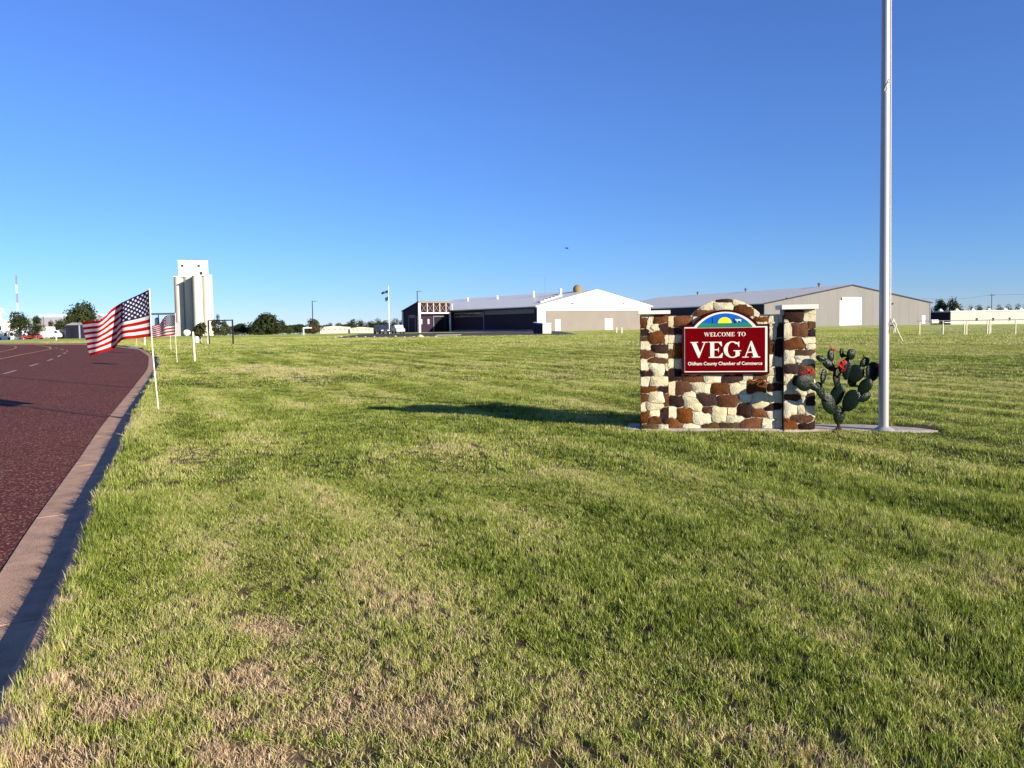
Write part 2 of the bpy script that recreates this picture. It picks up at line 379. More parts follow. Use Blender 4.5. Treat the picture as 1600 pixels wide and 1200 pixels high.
m_yline = M('yellow_marking', (.50,.33,.11), .7, .15, 6)
m_wline = M('white_marking', (.44,.39,.37), .7, .15, 6)
kerb = empty('kerb', (0,0,0), kind='structure')
def kerb_run(y0, y1):
    y = y0
    while y < y1-.1:
        L = 3.05*float(kty(y)); ye = min(y+L, y1)
        ys = list(np.linspace(y+.008, ye-.008, 5)); mb = MB()
        ribbon(ys, [-.02, 0, .125, .15, .185, .22, .64, .645, .645], [-.25, .0, -.002, -.02, -.12, -.14, -.158, -.165, -.4], mb)
        e0 = [kpt(ys[0], t, z) for t, z in zip([-.02,0,.125,.15,.185,.22,.64,.645], [-.25,0,-.002,-.02,-.12,-.14,-.158,-.4])]
        e1 = [kpt(ys[-1], t, z) for t, z in zip([-.02,0,.125,.15,.185,.22,.64,.645], [-.25,0,-.002,-.02,-.12,-.14,-.158,-.4])]
        mb.add(e0, [tuple(range(8))]); mb.add(e1, [tuple(range(7,-1,-1))])
        mb.build('kerb_segment', m_kerb, kerb)
        y = ye
kerb_run(-12, 69); kerb_run(75, 143)
# concrete apron of the side path
mb = MB()
ap = [kpt(69, .64, -.16), kpt(75, .64, -.16), kpt(75, 0, .0), kpt(69, 0, .0)]
mb.add(ap, [(0,1,2,3)]); mb.build('apron', m_concrete, kind='structure')
mb = MB(); a = kpt(70.2, -.02, .03); c = kpt(73.2, -.02, .03)
pth = []
for k in range(9):
    x = a[0] + k*1.6; pth.append((x, a[1]+.10*(x-a[0]), Hz(x, 71)+.03)); 
pt2 = [(p[0]-.8, p[1]+2.2, p[2]) for p in pth]
mb.add(pth+pt2, [(k, k+1, k+10, k+9) for k in range(8)]); mb.build('path', m_concrete, kind='structure')
# strips laid on the road: markings and one dark shadow strip
mk = empty('road_markings', (0,0,0), kind='structure')
def line_strip(pts, w, name, mat, dz=.006):
    mb = MB(); vs = []
    pts = [Vector(p) for p in pts]
    for i, p in enumerate(pts):
        d = (pts[min(i+1,len(pts)-1)]-pts[max(i-1,0)]); d.z = 0; d.normalize(); s = Vector((-d.y, d.x, 0))*w/2
        vs += [p-s+Vector((0,0,dz)), p+s+Vector((0,0,dz))]
    mb.add(vs, [(2*i, 2*i+2, 2*i+3, 2*i+1) for i in range(len(pts)-1)])
    return mb.build(name, mat, mk)
y = -6.0
while y < 112:
    t = 6.0; q = float(kty(y))
    ys = np.linspace(y, y+3.0*q, 4)
    line_strip([kpt(float(a_), t, zroad(t)) for a_ in ys], .12, 'lane_dash', m_wline)
    y += 7.3*q
line_strip([G(a_, b_, -.085) for a_, b_ in ((-120,590),(-60,576),(-30,568.5),(0,561),(27,555.5),(55,550.3),(72,547),(79,545.2),(79,543.4),(73,541.6),(66,540.2),(55,539))], .16, 'yellow_line', m_yline)
line_strip([G(a_, b_, -.085) for a_, b_ in ((-60,567),(-20,556),(0,550),(15,547),(23,544.5),(26,542.5),(22,540.5),(8,539))], .13, 'yellow_line', m_yline)
# shadow of something out of view, put in as a dark strip
m_shadow_line = M('shadow_dark', (.02,.015,.015), .6)
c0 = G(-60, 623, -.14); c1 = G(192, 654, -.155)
line_strip([c0.lerp(c1, k/14)+Vector((0, random.uniform(-.05,.05), .0)) for k in range(15)], .045, 'shadow_line', m_shadow_line, .022)

# ------------------------------------------------------------------ grass blades
m_grass = bpy.data.materials.new('grass_blades'); m_grass.use_nodes = True
nt = m_grass.node_tree; n = nt.nodes; l = nt.links
for q in list(n): n.remove(q)
out = n.new('ShaderNodeOutputMaterial')
ad = n.new('ShaderNodeAttribute'); ad.attribute_type = 'INSTANCER'; ad.attribute_name = 'dry'
ar = n.new('ShaderNodeAttribute'); ar.attribute_type = 'GEOMETRY'; ar.attribute_name = 'rnd'
ap_ = n.new('ShaderNodeAttribute'); ap_.attribute_type = 'GEOMETRY'; ap_.attribute_name = 'tip'
ag = n.new('ShaderNodeAttribute'); ag.attribute_type = 'INSTANCER'; ag.attribute_name = 'tone'
s0 = n.new('ShaderNodeMath'); s0.operation = 'MULTIPLY_ADD'; l.new(ap_.outputs['Fac'], s0.inputs[0]); s0.inputs[1].default_value = .32; l.new(ar.outputs['Fac'], s0.inputs[2])
s1 = n.new('ShaderNodeMath'); s1.operation = 'ADD'; l.new(s0.outputs[0], s1.inputs[0]); l.new(ag.outputs['Fac'], s1.inputs[1])
gcol = grass_colour(nt, ad.outputs['Fac'], s1.outputs[0])
df = n.new('ShaderNodeBsdfDiffuse'); tl = n.new('ShaderNodeBsdfTranslucent'); gl = n.new('ShaderNodeBsdfGlossy'); gl.inputs['Roughness'].default_value = .45
gl.inputs['Color'].default_value = (.8,.8,.7,1)
l.new(gcol, df.inputs['Color']); l.new(gcol, tl.inputs['Color'])
m1 = n.new('ShaderNodeMixShader'); m1.inputs[0].default_value = .38; l.new(df.outputs[0], m1.inputs[1]); l.new(tl.outputs[0], m1.inputs[2])
m2 = n.new('ShaderNodeMixShader'); m2.inputs[0].default_value = .03; l.new(m1.outputs[0], m2.inputs[1]); l.new(gl.outputs[0], m2.inputs[2])
l.new(m2.outputs[0], out.inputs['Surface'])

def clump(name, nb, rad, hgt, wid, lean, seg=2):
    vs = []; fs = []; rn = []; tp = []
    for _ in range(nb):
        a = random.uniform(0, 2*math.pi); r = rad*math.sqrt(random.random())
        bx, by = r*math.cos(a), r*math.sin(a)
        h = hgt*random.uniform(.45, 1.15); w = wid*random.uniform(.6, 1.3)
        t = random.uniform(0, 2*math.pi); lx, ly = math.cos(t), math.sin(t)
        ln_ = lean*random.uniform(.1, 1.2)*h; f = random.uniform(0, math.pi); wx, wy = math.cos(f)*w/2, math.sin(f)*w/2
        rv = random.random(); base = len(vs)
        for k in range(seg+1):
            u = k/seg; o = ln_*u**1.7; z = h*u*(1-.15*u*lean)
            if k < seg:
                s = 1-.35*u
                vs += [(bx+lx*o-wx*s, by+ly*o-wy*s, z-.006), (bx+lx*o+wx*s, by+ly*o+wy*s, z-.006)]; rn += [rv, rv]; tp += [u, u]
            else:
                vs.append((bx+lx*o, by+ly*o, z)); rn.append(rv); tp.append(1)
        for k in range(seg-1): fs.append((base+2*k, base+2*k+1, base+2*k+3, base+2*k+2))
        fs.append((base+2*seg-2, base+2*seg-1, base+2*seg))
    me = bpy.data.meshes.new(name); me.from_pydata(vs, [], fs); me.materials.append(m_grass)
    attr(me, 'rnd', rn); attr(me, 'tip', tp)
    return bpy.data.objects.new(name, me)
def grass_field(name, d0, d1, dens, nb, rad, hgt, wid, lean, seg, scv=.25, amax=R(42)):
    area = amax*(d1*d1-d0*d0); N = int(area*dens)
    rr = np.sqrt(RNG.uniform(d0*d0, d1*d1, N)); aa = RNG.uniform(-amax, amax, N)
    x = rr*np.sin(aa); y = rr*np.cos(aa)
    ok = x > kx(y)-.02-.12*fbm(x*0+1, y/.3, 61, 2)
    for (x0, x1, y0, y1) in NO_GRASS: ok &= ~((x > x0) & (x < x1) & (y > y0) & (y < y1))
    for f in NO_GRASS_F: ok &= ~f(x, y)
    x = x[ok]; y = y[ok]; N = len(x); z = H(x, y)
    me = bpy.data.meshes.new(name); me.vertices.add(N); me.vertices.foreach_set('co', np.stack([x, y, z], -1).astype(np.float32).ravel())
    dr = dryness(x, y); attr(me, 'dry', dr-.20+RNG.normal(0, .04, N)); attr(me, 'tone', RNG.uniform(-.25, .25, N) + (fbm(x/.25, y/.25, 77, 2)-.5)*.5)
    tl_ = tallness(x, y)*(1-.35*np.clip(dr-.6, 0, .6))*RNG.uniform(1-scv, 1+scv, N)
    tl_ = np.where((x-kx(y)) < .09, np.maximum(tl_, .9)*RNG.uniform(1.05, 1.8, N), tl_)
    s = me.attributes.new('scl', 'FLOAT_VECTOR', 'POINT'); w = RNG.uniform(.85, 1.2, N)
    s.data.foreach_set('vector', np.stack([w, w, tl_], -1).astype(np.float32).ravel())
    s = me.attributes.new('rot', 'FLOAT_VECTOR', 'POINT'); s.data.foreach_set('vector', np.stack([RNG.normal(0,.12,N), RNG.normal(0,.12,N), RNG.uniform(0,6.28,N)], -1).astype(np.float32).ravel())
    a = me.attributes.new('pick', 'INT', 'POINT'); a.data.foreach_set('value', RNG.integers(0, 5, N).astype(np.int32))
    o = bpy.data.objects.new(name, me); COL.objects.link(o)
    cc = bpy.data.collections.new(name+'_tufts')
    for k in range(5): cc.objects.link(clump('tuft', nb, rad, hgt, wid, lean, seg))
    ng = bpy.data.node_groups.new(name, 'GeometryNodeTree')
    ng.interface.new_socket('Geometry', in_out='INPUT', socket_type='NodeSocketGeometry'); ng.interface.new_socket('Geometry', in_out='OUTPUT', socket_type='NodeSocketGeometry')
    q = ng.nodes; gi = q.new('NodeGroupInput'); go = q.new('NodeGroupOutput')
    ci = q.new('GeometryNodeCollectionInfo'); ci.inputs['Collection'].default_value = cc; ci.inputs['Separate Children'].default_value = True; ci.inputs['Reset Children'].default_value = True
    ip = q.new('GeometryNodeInstanceOnPoints'); ip.inputs['Pick Instance'].default_value = True
    def na(nm, ty):
        z_ = q.new('GeometryNodeInputNamedAttribute'); z_.data_type = ty; z_.inputs['Name'].default_value = nm
        return [s_ for s_ in z_.outputs if s_.enabled and s_.name == 'Attribute'][0]
    L = ng.links; mp_ = q.new('GeometryNodeMeshToPoints')
    L.new(gi.outputs[0], mp_.inputs['Mesh']); L.new(mp_.outputs[0], ip.inputs['Points']); L.new(ci.outputs[0], ip.inputs['Instance'])
    L.new(na('pick', 'INT'), ip.inputs['Instance Index']); L.new(na('scl', 'FLOAT_VECTOR'), ip.inputs['Scale'])
    er = q.new('FunctionNodeEulerToRotation'); L.new(na('rot', 'FLOAT_VECTOR'), er.inputs[0]); L.new(er.outputs[0], ip.inputs['Rotation'])
    L.new(ip.outputs[0], go.inputs[0])
    mo = o.modifiers.new('tufts', 'NODES'); mo.node_group = ng
    return o
_sa = G(1001, 673.5); _sb = G(1274, 675)
SIGN_C = (_sa+_sb)/2; SIGN_RZ = math.atan2(_sb.y-_sa.y, _sb.x-_sa.x); SIGN_W = (_sb-_sa).length
_cs, _sn = math.cos(SIGN_RZ), math.sin(SIGN_RZ)
def SL(x, y, z=0): return Vector((SIGN_C.x + x*_cs - y*_sn, SIGN_C.y + x*_sn + y*_cs, z))    # sign-local to world
def _slab(x, y):
    u = (x-SIGN_C.x)*_cs + (y-SIGN_C.y)*_sn; v = -(x-SIGN_C.x)*_sn + (y-SIGN_C.y)*_cs
    return (u > -1.52) & (u < 3.0) & (v > .02) & (v < .62)
NO_GRASS = []; NO_GRASS_F = [_slab, lambda x, y: (y > 101) & (x > -27) & (x < 12)]
grass = empty('lawn_grass', (0,0,0), kind='stuff', label='short green and straw coloured lawn grass covering the whole verge', cat='grass')
g_near = grass_field('near_blades', 2.1, 8.5, 680, 24, .040, .056, .0034, .5, 3)
g_mid = grass_field('middle_blades', 8.5, 22, 210, 24, .075, .055, .0055, .5, 2)
g_far = grass_field('far_blades', 22, 50, 40, 26, .17, .06, .012, .6, 2, amax=R(38))
g_dist = grass_field('distant_blades', 50, 125, 7, 26, .5, .075, .03, .6, 2, amax=R(37))
for g in (g_near, g_mid, g_far, g_dist): g.parent = grass; g['kind'] = 'stuff'
# ------------------------------------------------------------------ welcome sign
zb = Hz(SIGN_C.x, SIGN_C.y)
ZS = float(H(np.array([SIGN_C.x]), np.array([SIGN_C.y]))[0]) + .012
KU = SIGN_W/273.0/5; KZ = .00948/5
def U(X): return (X-785)*KU
def ZZ(Y): return (1125-Y)*KZ
slab_mb = MB()
sp_ = [(-1.50,.06),(-1.25,.05),(1.32,.04),(1.6,.01),(2.45,-.02),(2.92,.0),(2.7,.30),(2.05,.62),(-1.42,.62)]
vs = [SL(a, b, ZS-.14) for a, b in sp_] + [SL(a, b, ZS+.012) for a, b in sp_]
k8 = len(sp_); slab_mb.add(vs, [tuple(range(k8-1,-1,-1)), tuple(range(k8, 2*k8))] + [(i, (i+1)%k8, (i+1)%k8+k8, i+k8) for i in range(k8)])
slab = slab_mb.build('slab', m_concrete, kind='structure')
SZ = ZS+.012
sign = empty('welcome_sign', (SIGN_C.x, SIGN_C.y, SZ), SIGN_RZ, label='stone entrance monument with red WELCOME TO VEGA panel between two capped pillars', cat='sign')
PILL_Y0, WALL_Y0, BACK = .0, .085, .42
mcol = {'C': m_cream, 'B': m_brown, 'D': m_dark, 'U': m_umber, 'P': m_cream}
xL0, xL1, xR0, xR1 = U(106), U(326), U(1228), U(1468)
mb = MB(); mb.box(xL0+.012, xL1-.012, PILL_Y0+.03, BACK-.03, -.05, ZZ(219)); mb.build('pillar_core', m_mortar, sign)
mb = MB(); mb.box(xR0+.012, xR1-.012, PILL_Y0+.03, BACK-.03, -.05, ZZ(200)); mb.build('pillar_core', m_mortar, sign)
for (a, b, z0, z1) in ((88, 345, ZZ(219)+.002, ZZ(190)), (1206, 1481, ZZ(200)+.002, ZZ(165))):
    mb = MB(); x0, x1, y0, y1 = U(a), U(b), -.05, BACK+.05; e = .006
    mb.add([(x0,y0,z0),(x1,y0,z0),(x1,y1,z0),(x0,y1,z0),(x0,y0,z1-e),(x1,y0,z1-e),(x1,y1,z1-e),(x0,y1,z1-e),(x0+e,y0+e,z1),(x1-e,y0+e,z1),(x1-e,y1-e,z1),(x0+e,y1-e,z1)],
           [(0,3,2,1),(0,1,5,4),(1,2,6,5),(2,3,7,6),(3,0,4,7),(4,5,9,8),(5,6,10,9),(6,7,11,10),(7,4,8,11),(8,9,10,11)])
    mb.build('cap', m_cap, sign)
# wall core with arch
acx, ash, atop = 785, 232, 106; chord = 272; rise = ash-atop; arc_r = (chord**2+rise**2)/(2*rise); acy = atop+arc_r
def arch_pts(cx, half, sh, top, n=20):
    rs = sh-top; rr_ = (half**2+rs**2)/(2*rs); cy = top+rr_; a = math.asin(min(1, half/rr_))
    return [(cx+rr_*math.sin(-a+2*a*k/n), cy-rr_*math.cos(-a+2*a*k/n)) for k in range(n+1)]
def arch_outline(x0, x1, bot, sh, cx, half, top, n=20):
    p = [(x0, bot), (x0, sh)] + arch_pts(cx, half, sh, top, n) + [(x1, sh), (x1, bot)]
    return [(U(a), ZZ(b)) for a, b in p]
mb = MB(); mb.prism(arch_outline(332, 1224, 1150, ash+3, acx, chord-3, atop+4), WALL_Y0+.026, BACK-.08); mb.build('wall_core', m_mortar, sign)

LP = "105,250,160,330,B;165,225,215,345,C;105,222,205,248,C;212,220,328,283,B;165,290,258,345,C;262,290,328,385,D;105,335,185,385,D;105,395,160,428,U;170,350,300,450,B;304,385,328,450,C;105,430,185,500,C;190,455,328,520,D;105,505,215,560,B;220,524,328,560,C;170,567,328,608,B;105,570,165,660,C;190,615,298,708,C;302,615,328,668,C;105,665,200,706,D;296,674,328,708,D;105,715,174,788,C;180,715,328,788,C;105,792,245,835,B;250,795,328,840,D;105,845,162,915,B;168,840,292,912,C;296,850,328,945,B;105,920,150,980,C;155,917,290,980,C;105,985,172,1075,B;178,985,262,1028,C;268,960,328,1075,D;175,1030,285,1085,B;105,1082,240,1125,U;245,1090,328,1125,C"
WL = "330,235,372,320,C;378,235,518,320,B;330,330,425,380,D;330,385,380,450,C;385,385,440,450,C;330,452,370,505,C;368,445,445,575,B;335,508,372,575,B;330,582,383,648,C;387,582,440,648,C;332,652,440,745,D;445,700,600,750,B;605,700,748,765,C;752,690,912,755,D;916,700,1003,745,C;1006,695,1110,748,B;330,752,388,858,C;392,752,515,855,B;520,757,660,850,C;665,765,818,855,B;822,765,950,850,C;885,747,948,788,C;948,748,1110,845,B;332,862,445,955,D;445,832,548,883,C;458,888,600,985,C;548,845,720,945,D;723,865,895,955,B;898,855,1000,915,C;1000,845,1138,960,C;1120,830,1225,920,C;335,960,395,1045,C;398,960,515,1090,B;602,952,676,1018,B;520,988,672,1090,C;678,955,798,1075,C;803,957,868,1008,C;872,925,985,1045,D;780,1012,940,1082,C;988,967,1103,1030,B;1092,930,1210,982,D;1110,987,1225,1048,C;335,1050,432,1118,B;435,1095,598,1125,C;602,1087,728,1125,U;732,1075,902,1122,U;905,1045,1062,1120,B;1066,1040,1178,1120,C;1182,1055,1225,1120,C;1110,640,1175,700,C;1112,545,1165,635,C;1110,470,1165,540,B;1110,442,1165,468,U;1125,330,1170,438,C;1115,228,1185,328,C;1188,228,1225,300,C;1175,305,1225,420,D;1170,430,1225,560,D;1168,565,1225,640,C;1180,645,1225,760,D;1112,705,1175,760,C;1115,765,1225,828,D;528,190,700,240,B;560,128,698,186,C;722,106,828,134,D;690,138,838,190,C;832,112,945,160,C;850,165,1003,245,B;948,150,1015,190,C;1005,198,1060,248,C;1008,252,1108,285,B;1045,225,1112,250,C;522,244,600,300,C;448,324,560,400,C;565,300,700,400,B;705,250,850,380,C;855,260,1000,380,C;1004,290,1110,380,C;448,405,600,500,D;605,405,760,500,C;765,385,900,500,B;905,385,1105,500,C;448,505,560,600,C;565,505,740,600,B;745,505,900,600,C;905,505,1105,600,D;448,604,640,695,C;645,604,800,695,C;805,604,1000,690,C;1004,604,1105,692,B"
RP = "1228,205,1375,298,D;1228,250,1272,300,C;1378,200,1470,232,C;1365,240,1470,290,C;1228,305,1282,420,C;1286,300,1405,410,B;1410,300,1470,350,U;1412,355,1470,410,D;1230,425,1396,510,B;1355,418,1470,468,C;1402,472,1470,510,C;1322,518,1470,550,U;1228,515,1318,618,C;1312,557,1420,612,C;1425,555,1470,612,C;1228,622,1338,688,D;1342,620,1470,738,B;1228,692,1298,770,C;1302,702,1398,790,D;1402,742,1470,830,C;1228,776,1308,850,C;1312,796,1396,855,C;1228,860,1360,903,B;1402,852,1470,940,D;1228,908,1328,1030,C;1332,880,1398,995,C;1395,945,1470,1020,C;1228,1038,1335,1120,B;1272,1003,1440,1065,B;1340,1072,1470,1120,D"
def parse(s): return [(float(a), float(b), float(c), float(d), e) for a, b, c, d, e in (q.split(',') for q in s.split(';'))]
def stones(boxes, x0, x1, y0, y1, inside, place, gap=.6, nA=26, seed=0, wob=15):
    st = 3.0; xs = np.arange(x0, x1, st)+st/2; ys = np.arange(y0, y1, st)+st/2
    XX, YY = np.meshgrid(xs, ys)
    wx = XX + (fbm(XX/70, YY/70, 100+seed, 2)-.5)*wob*2; wy = YY + (fbm(XX/70, YY/70, 140+seed, 2)-.5)*wob*2
    best = np.full(XX.shape, 1e9); lab = np.full(XX.shape, -1)
    for i, (a, b, c, d, e) in enumerate(boxes):
        hx, hy = (c-a)/2, (d-b)/2; qx = np.abs(wx-(a+c)/2)-hx; qy = np.abs(wy-(b+d)/2)-hy
        rr_ = min(hx, hy)*.28; qx += rr_; qy += rr_
        sdf = np.hypot(np.maximum(qx,0), np.maximum(qy,0)) + np.minimum(np.maximum(qx, qy), 0) - rr_
        u = sdf < best; best = np.where(u, sdf, best); lab = np.where(u, i, lab)
    lab = np.where(inside(XX, YY), lab, -1)
    for i, bx in enumerate(boxes):
        mk_ = lab == i
        if mk_.sum() < 12: continue
        cx, cy = XX[mk_].mean(), YY[mk_].mean()
        pts = []
        for k in range(nA):
            an = 2*math.pi*(k+.13*(i % 5))/nA; r = 0
            while r < 200:
                X, Y = cx+math.cos(an)*(r+2), cy+math.sin(an)*(r+2)
                ii, jj = int((Y-y0)//st), int((X-x0)//st)
                if ii < 0 or jj < 0 or ii >= XX.shape[0] or jj >= XX.shape[1] or lab[ii, jj] != i: break
                r += 2
            r = max(r-gap, 3) * random.uniform(.97, 1.0)
            pts.append((cx+math.cos(an)*r, cy+math.sin(an)*r))
        dep = random.uniform(.009, .017); tx, tz = random.uniform(-.006,.006), random.uniform(-.006,.006)
        vs = []; n_ = len(pts)
        for (f, dd) in ((1.0, -.010), (.99, dep*.8), (.955, dep)):
            for (X, Y) in pts:
                xx = cx+(X-cx)*f; yy = cy+(Y-cy)*f
                j = random.uniform(-.003, .003) if f < .95 else 0
                vs.append(place(xx, yy, dd + (j + tx*(xx-cx)/60+tz*(yy-cy)/60 if dd > 0 else 0)))
        vs.append(place(cx, cy, dep+random.uniform(-.002,.005)))
        fs = []
        for r_ in range(2):
            for k in range(n_): fs.append((r_*n_+k, (r_+1)*n_+k, (r_+1)*n_+(k+1)%n_, r_*n_+(k+1)%n_))
        fs += [(2*n_+k, 3*n_, 2*n_+(k+1)%n_) for k in range(n_)]
        q = MB().add(vs, fs)
        q.build('stone', mcol[bx[4]], sign, smooth=True)
allin = lambda X, Y: np.ones(X.shape, bool)
stones(parse(LP), 104, 328, 221, 1125, allin, lambda X, Y, d: (U(X), PILL_Y0+.03-d, ZZ(Y)), seed=1)
stones(parse(RP), 1227, 1470, 202, 1125, allin, lambda X, Y, d: (U(X), PILL_Y0+.03-d, ZZ(Y)), seed=2)
stones(parse(WL), 330, 1226, 104, 1125, lambda X, Y: (Y > ash) | (np.hypot(X-acx, Y-acy) < arc_r), lambda X, Y, d: (U(X), WALL_Y0+.026-d, ZZ(Y)), seed=3)
# rounded stones down the outer flanks of the pillars
def side_boxes(w):
    out = []; y = 222
    while y < 1100:
        h = random.uniform(60, 110); sp = random.choice([w, w*.45, w*.6])
        out.append((4, y, sp-3, y+h-4, random.choice('CCBDB')));
        if sp < w: out.append((sp+3, y, w-4, y+h-4, random.choice('CCCBU')))
        y += h
    return out
wS = (BACK-.06)/KU
stones(side_boxes(wS), 0, wS, 221, 1125, allin, lambda X, Y, d: (xR1-.014+d, PILL_Y0+.03+X*KU, ZZ(Y)), seed=5, nA=12)
stones(side_boxes(wS), 0, wS, 221, 1125, allin, lambda X, Y, d: (xL0+.014-d, PILL_Y0+.03+(wS-X)*KU, ZZ(Y)), seed=6, nA=12)

# ---- red panel
PY = WALL_Y0-.03
def outline(i):                       # inset i in zoom pixels
    return arch_outline(440+i, 1120-i, 695-i, 300+i+8, 775, 258-i*.9, 192+i)
panel = MB().prism(outline(0), PY-.02, PY+.028).build('panel', m_signframe, sign)
MB().prism(outline(17), PY-.024, PY-.0195).build('border', m_letter, panel)
MB().prism([(U(a), ZZ(b)) for a, b in ((462,670),(462,334),(1086,334),(1086,670))], PY-.0275, PY-.0235).build('red_field', m_signred, panel)
HORIZ = 297
arc = [p for p in arch_pts(775, 214, 326, 221, 28)]
MB().prism([(U(a), ZZ(b)) for a, b in arc+[(989,330),(561,330)]], PY-.0275, PY-.0235).build('blue_sky', m_signblue, panel)
low = [p for p in arc if p[1] > HORIZ]; lf = [p for p in low if p[0] < 775]; rg_ = [p for p in low if p[0] > 775]
gp = lf + [(620,294),(700,300),(775,297),(850,299),(930,293)] + rg_ + [(989,330),(561,330)]
MB().prism([(U(a), ZZ(b)) for a, b in gp], PY-.0295, PY-.0270).build('green_plain', m_signgreen, panel)
sunp = [(773+54*math.cos(math.pi*k/20), 297-46*math.sin(math.pi*k/20)) for k in range(21)]
MB().prism([(U(a), ZZ(b)) for a, b in sunp], PY-.0315, PY-.0268).build('sun_disc', m_yellow, panel)
wm = MB()
for a, b, c, d in ((675,296,678,262),(681,296,678,262),(668,262,688,262),(678,252,678,272)): wm.bar((U(a), PY-.029, ZZ(b)), (U(c), PY-.029, ZZ(d)), .0045, .003)
wm.build('windmill_emblem', m_navy, panel)
dk = [(838,262),(856,270),(866,286),(862,298),(852,300),(850,288),(842,276)]
MB().prism([(U(a), ZZ(b)) for a, b in dk], PY-.0325, PY-.0272).build('tree_emblem', m_navy, panel)
cow = [(852,264),(858,270),(866,268),(896,268),(900,272),(899,290),(894,290),(893,281),(874,281),(872,292),(867,292),(866,280),(858,277),(853,273)]
MB().prism([(U(a), ZZ(b)) for a, b in cow], PY-.0345, PY-.0300).build('steer_emblem', m_letter, panel)

def ell(cx, cy, rx, ry, a0, a1, n=22): return [(cx+rx*math.cos(R(a0+(a1-a0)*k/n)), cy+ry*math.sin(R(a0+(a1-a0)*k/n))) for k in range(n+1)]
def ring(a0, a1):
    o = ell(.5,.5,.5,.515,a0,a1); i = ell(.5,.5,.27,.455,a0,a1)
    return [[o[k], o[k+1], i[k+1], i[k]] for k in range(len(o)-1)]
GL = {
 'V': (1.0, [[(.06,.97),(.33,.97),(.60,.24),(.50,0),(.46,0)], [(.80,.97),(.87,.97),(.53,.02),(.50,.0),(.52,.2)], [(0,.95),(.45,.95),(.45,1),(0,1)], [(.68,.95),(1,.95),(1,1),(.68,1)]]),
 'E': (.80, [[(.09,.02),(.32,.02),(.32,.98),(.09,.98)], [(0,0),(.4,0),(.4,.05),(0,.05)], [(0,.95),(.4,.95),(.4,1),(0,1)], [(.3,.94),(.74,.94),(.74,1),(.3,1)], [(.55,.95),(.74,.99),(.77,.72),(.73,.72)], [(.3,.47),(.56,.47),(.56,.53),(.3,.53)], [(.50,.5),(.58,.68),(.58,.32)], [(.3,0),(.77,0),(.77,.065),(.3,.065)], [(.55,.03),(.77,.01),(.82,.30),(.78,.30)]]),
 'G': (1.0, ring(48, 335) + [[(.68,.08),(.90,.10),(.90,.43),(.68,.43)], [(.56,.40),(1.0,.40),(1.0,.455),(.56,.455)], [(.74,.86),(.80,.80),(.86,.66),(.89,.66),(.89,1),(.86,1)]]),
 'A': (1.0, [[(.14,.02),(.20,.02),(.50,.86),(.46,.96)], [(.44,.94),(.50,1.03),(.54,1.03),(.92,.02),(.64,.02)], [(.26,.30),(.70,.30),(.70,.36),(.26,.36)], [(0,0),(.36,0),(.36,.05),(0,.05)], [(.54,0),(1.02,0),(1.02,.05),(.54,.05)]]),
 'C': (.95, ring(45, 318) + [[(.76,.86),(.82,.80),(.88,.66),(.91,.66),(.91,1),(.88,1)]]),
 'O': (1.0, ring(0, 360)),
 'L': (.78, [[(.09,.02),(.32,.02),(.32,.98),(.09,.98)], [(0,0),(.4,0),(.4,.05),(0,.05)], [(0,.95),(.42,.95),(.42,1),(0,1)], [(.3,0),(.74,0),(.74,.065),(.3,.065)], [(.50,.03),(.74,.01),(.79,.34),(.75,.34)]]),
 'T': (.86, [[(.31,.02),(.54,.02),(.54,.98),(.31,.98)], [(.2,0),(.65,0),(.65,.05),(.2,.05)], [(.02,.93),(.83,.93),(.83,1),(.02,1)], [(.02,.98),(.16,.95),(.04,.68),(0,.68)], [(.83,.98),(.69,.95),(.81,.68),(.85,.68)]]),
 'M': (1.15, [[(.12,.02),(.18,.02),(.18,.98),(.12,.98)], [(.78,.02),(1.01,.02),(1.01,.98),(.78,.98)], [(.12,.98),(.36,.98),(.60,.28),(.52,.08)], [(.50,.08),(.56,.08),(.84,.98),(.78,.98)], [(0,0),(.3,0),(.3,.05),(0,.05)], [(.68,0),(1.12,0),(1.12,.05),(.68,.05)], [(0,.95),(.3,.95),(.3,1),(0,1)], [(.8,.95),(1.12,.95),(1.12,1),(.8,1)]]),
}
_v = GL['V'][1]
GL['W'] = (1.42, [[(.06,.97),(.27,.97),(.46,.22),(.42,0),(.38,0)], [(.66,.97),(.72,.97),(.45,.02),(.42,0),(.41,.2)], [(.55,.97),(.76,.97),(.98,.22),(.94,0),(.90,0)], [(1.26,.97),(1.32,.97),(.97,.02),(.94,0),(.93,.2)], [(0,.95),(.36,.95),(.36,1),(0,1)], [(.48,.95),(.84,.95),(.84,1),(.48,1)], [(1.14,.95),(1.42,.95),(1.42,1),(1.14,1)]])
def word(txt, X0, X1, Y0, Y1, name, gap=.10):
    tot = sum(GL[c][0] if c != ' ' else .55 for c in txt) + gap*(len(txt)-1)
    hz = Y1-Y0; s = (X1-X0)/tot; x = X0
    for c in txt:
        if c == ' ': x += (.55+gap)*s; continue
        w, ps = GL[c]; q = MB()
        for i, p in enumerate(ps):
            q.prism([(U(x+a*s), ZZ(Y1-b*hz)) for a, b in p], PY-.0310-.00005*i, PY-.0272)
        q.build(name, m_letter, panel); x += (w+gap)*s
word('VEGA', 503, 1045, 441, 566, 'letter', .06)
word('WELCOME TO', 611, 935, 368, 400, 'letter', .08)
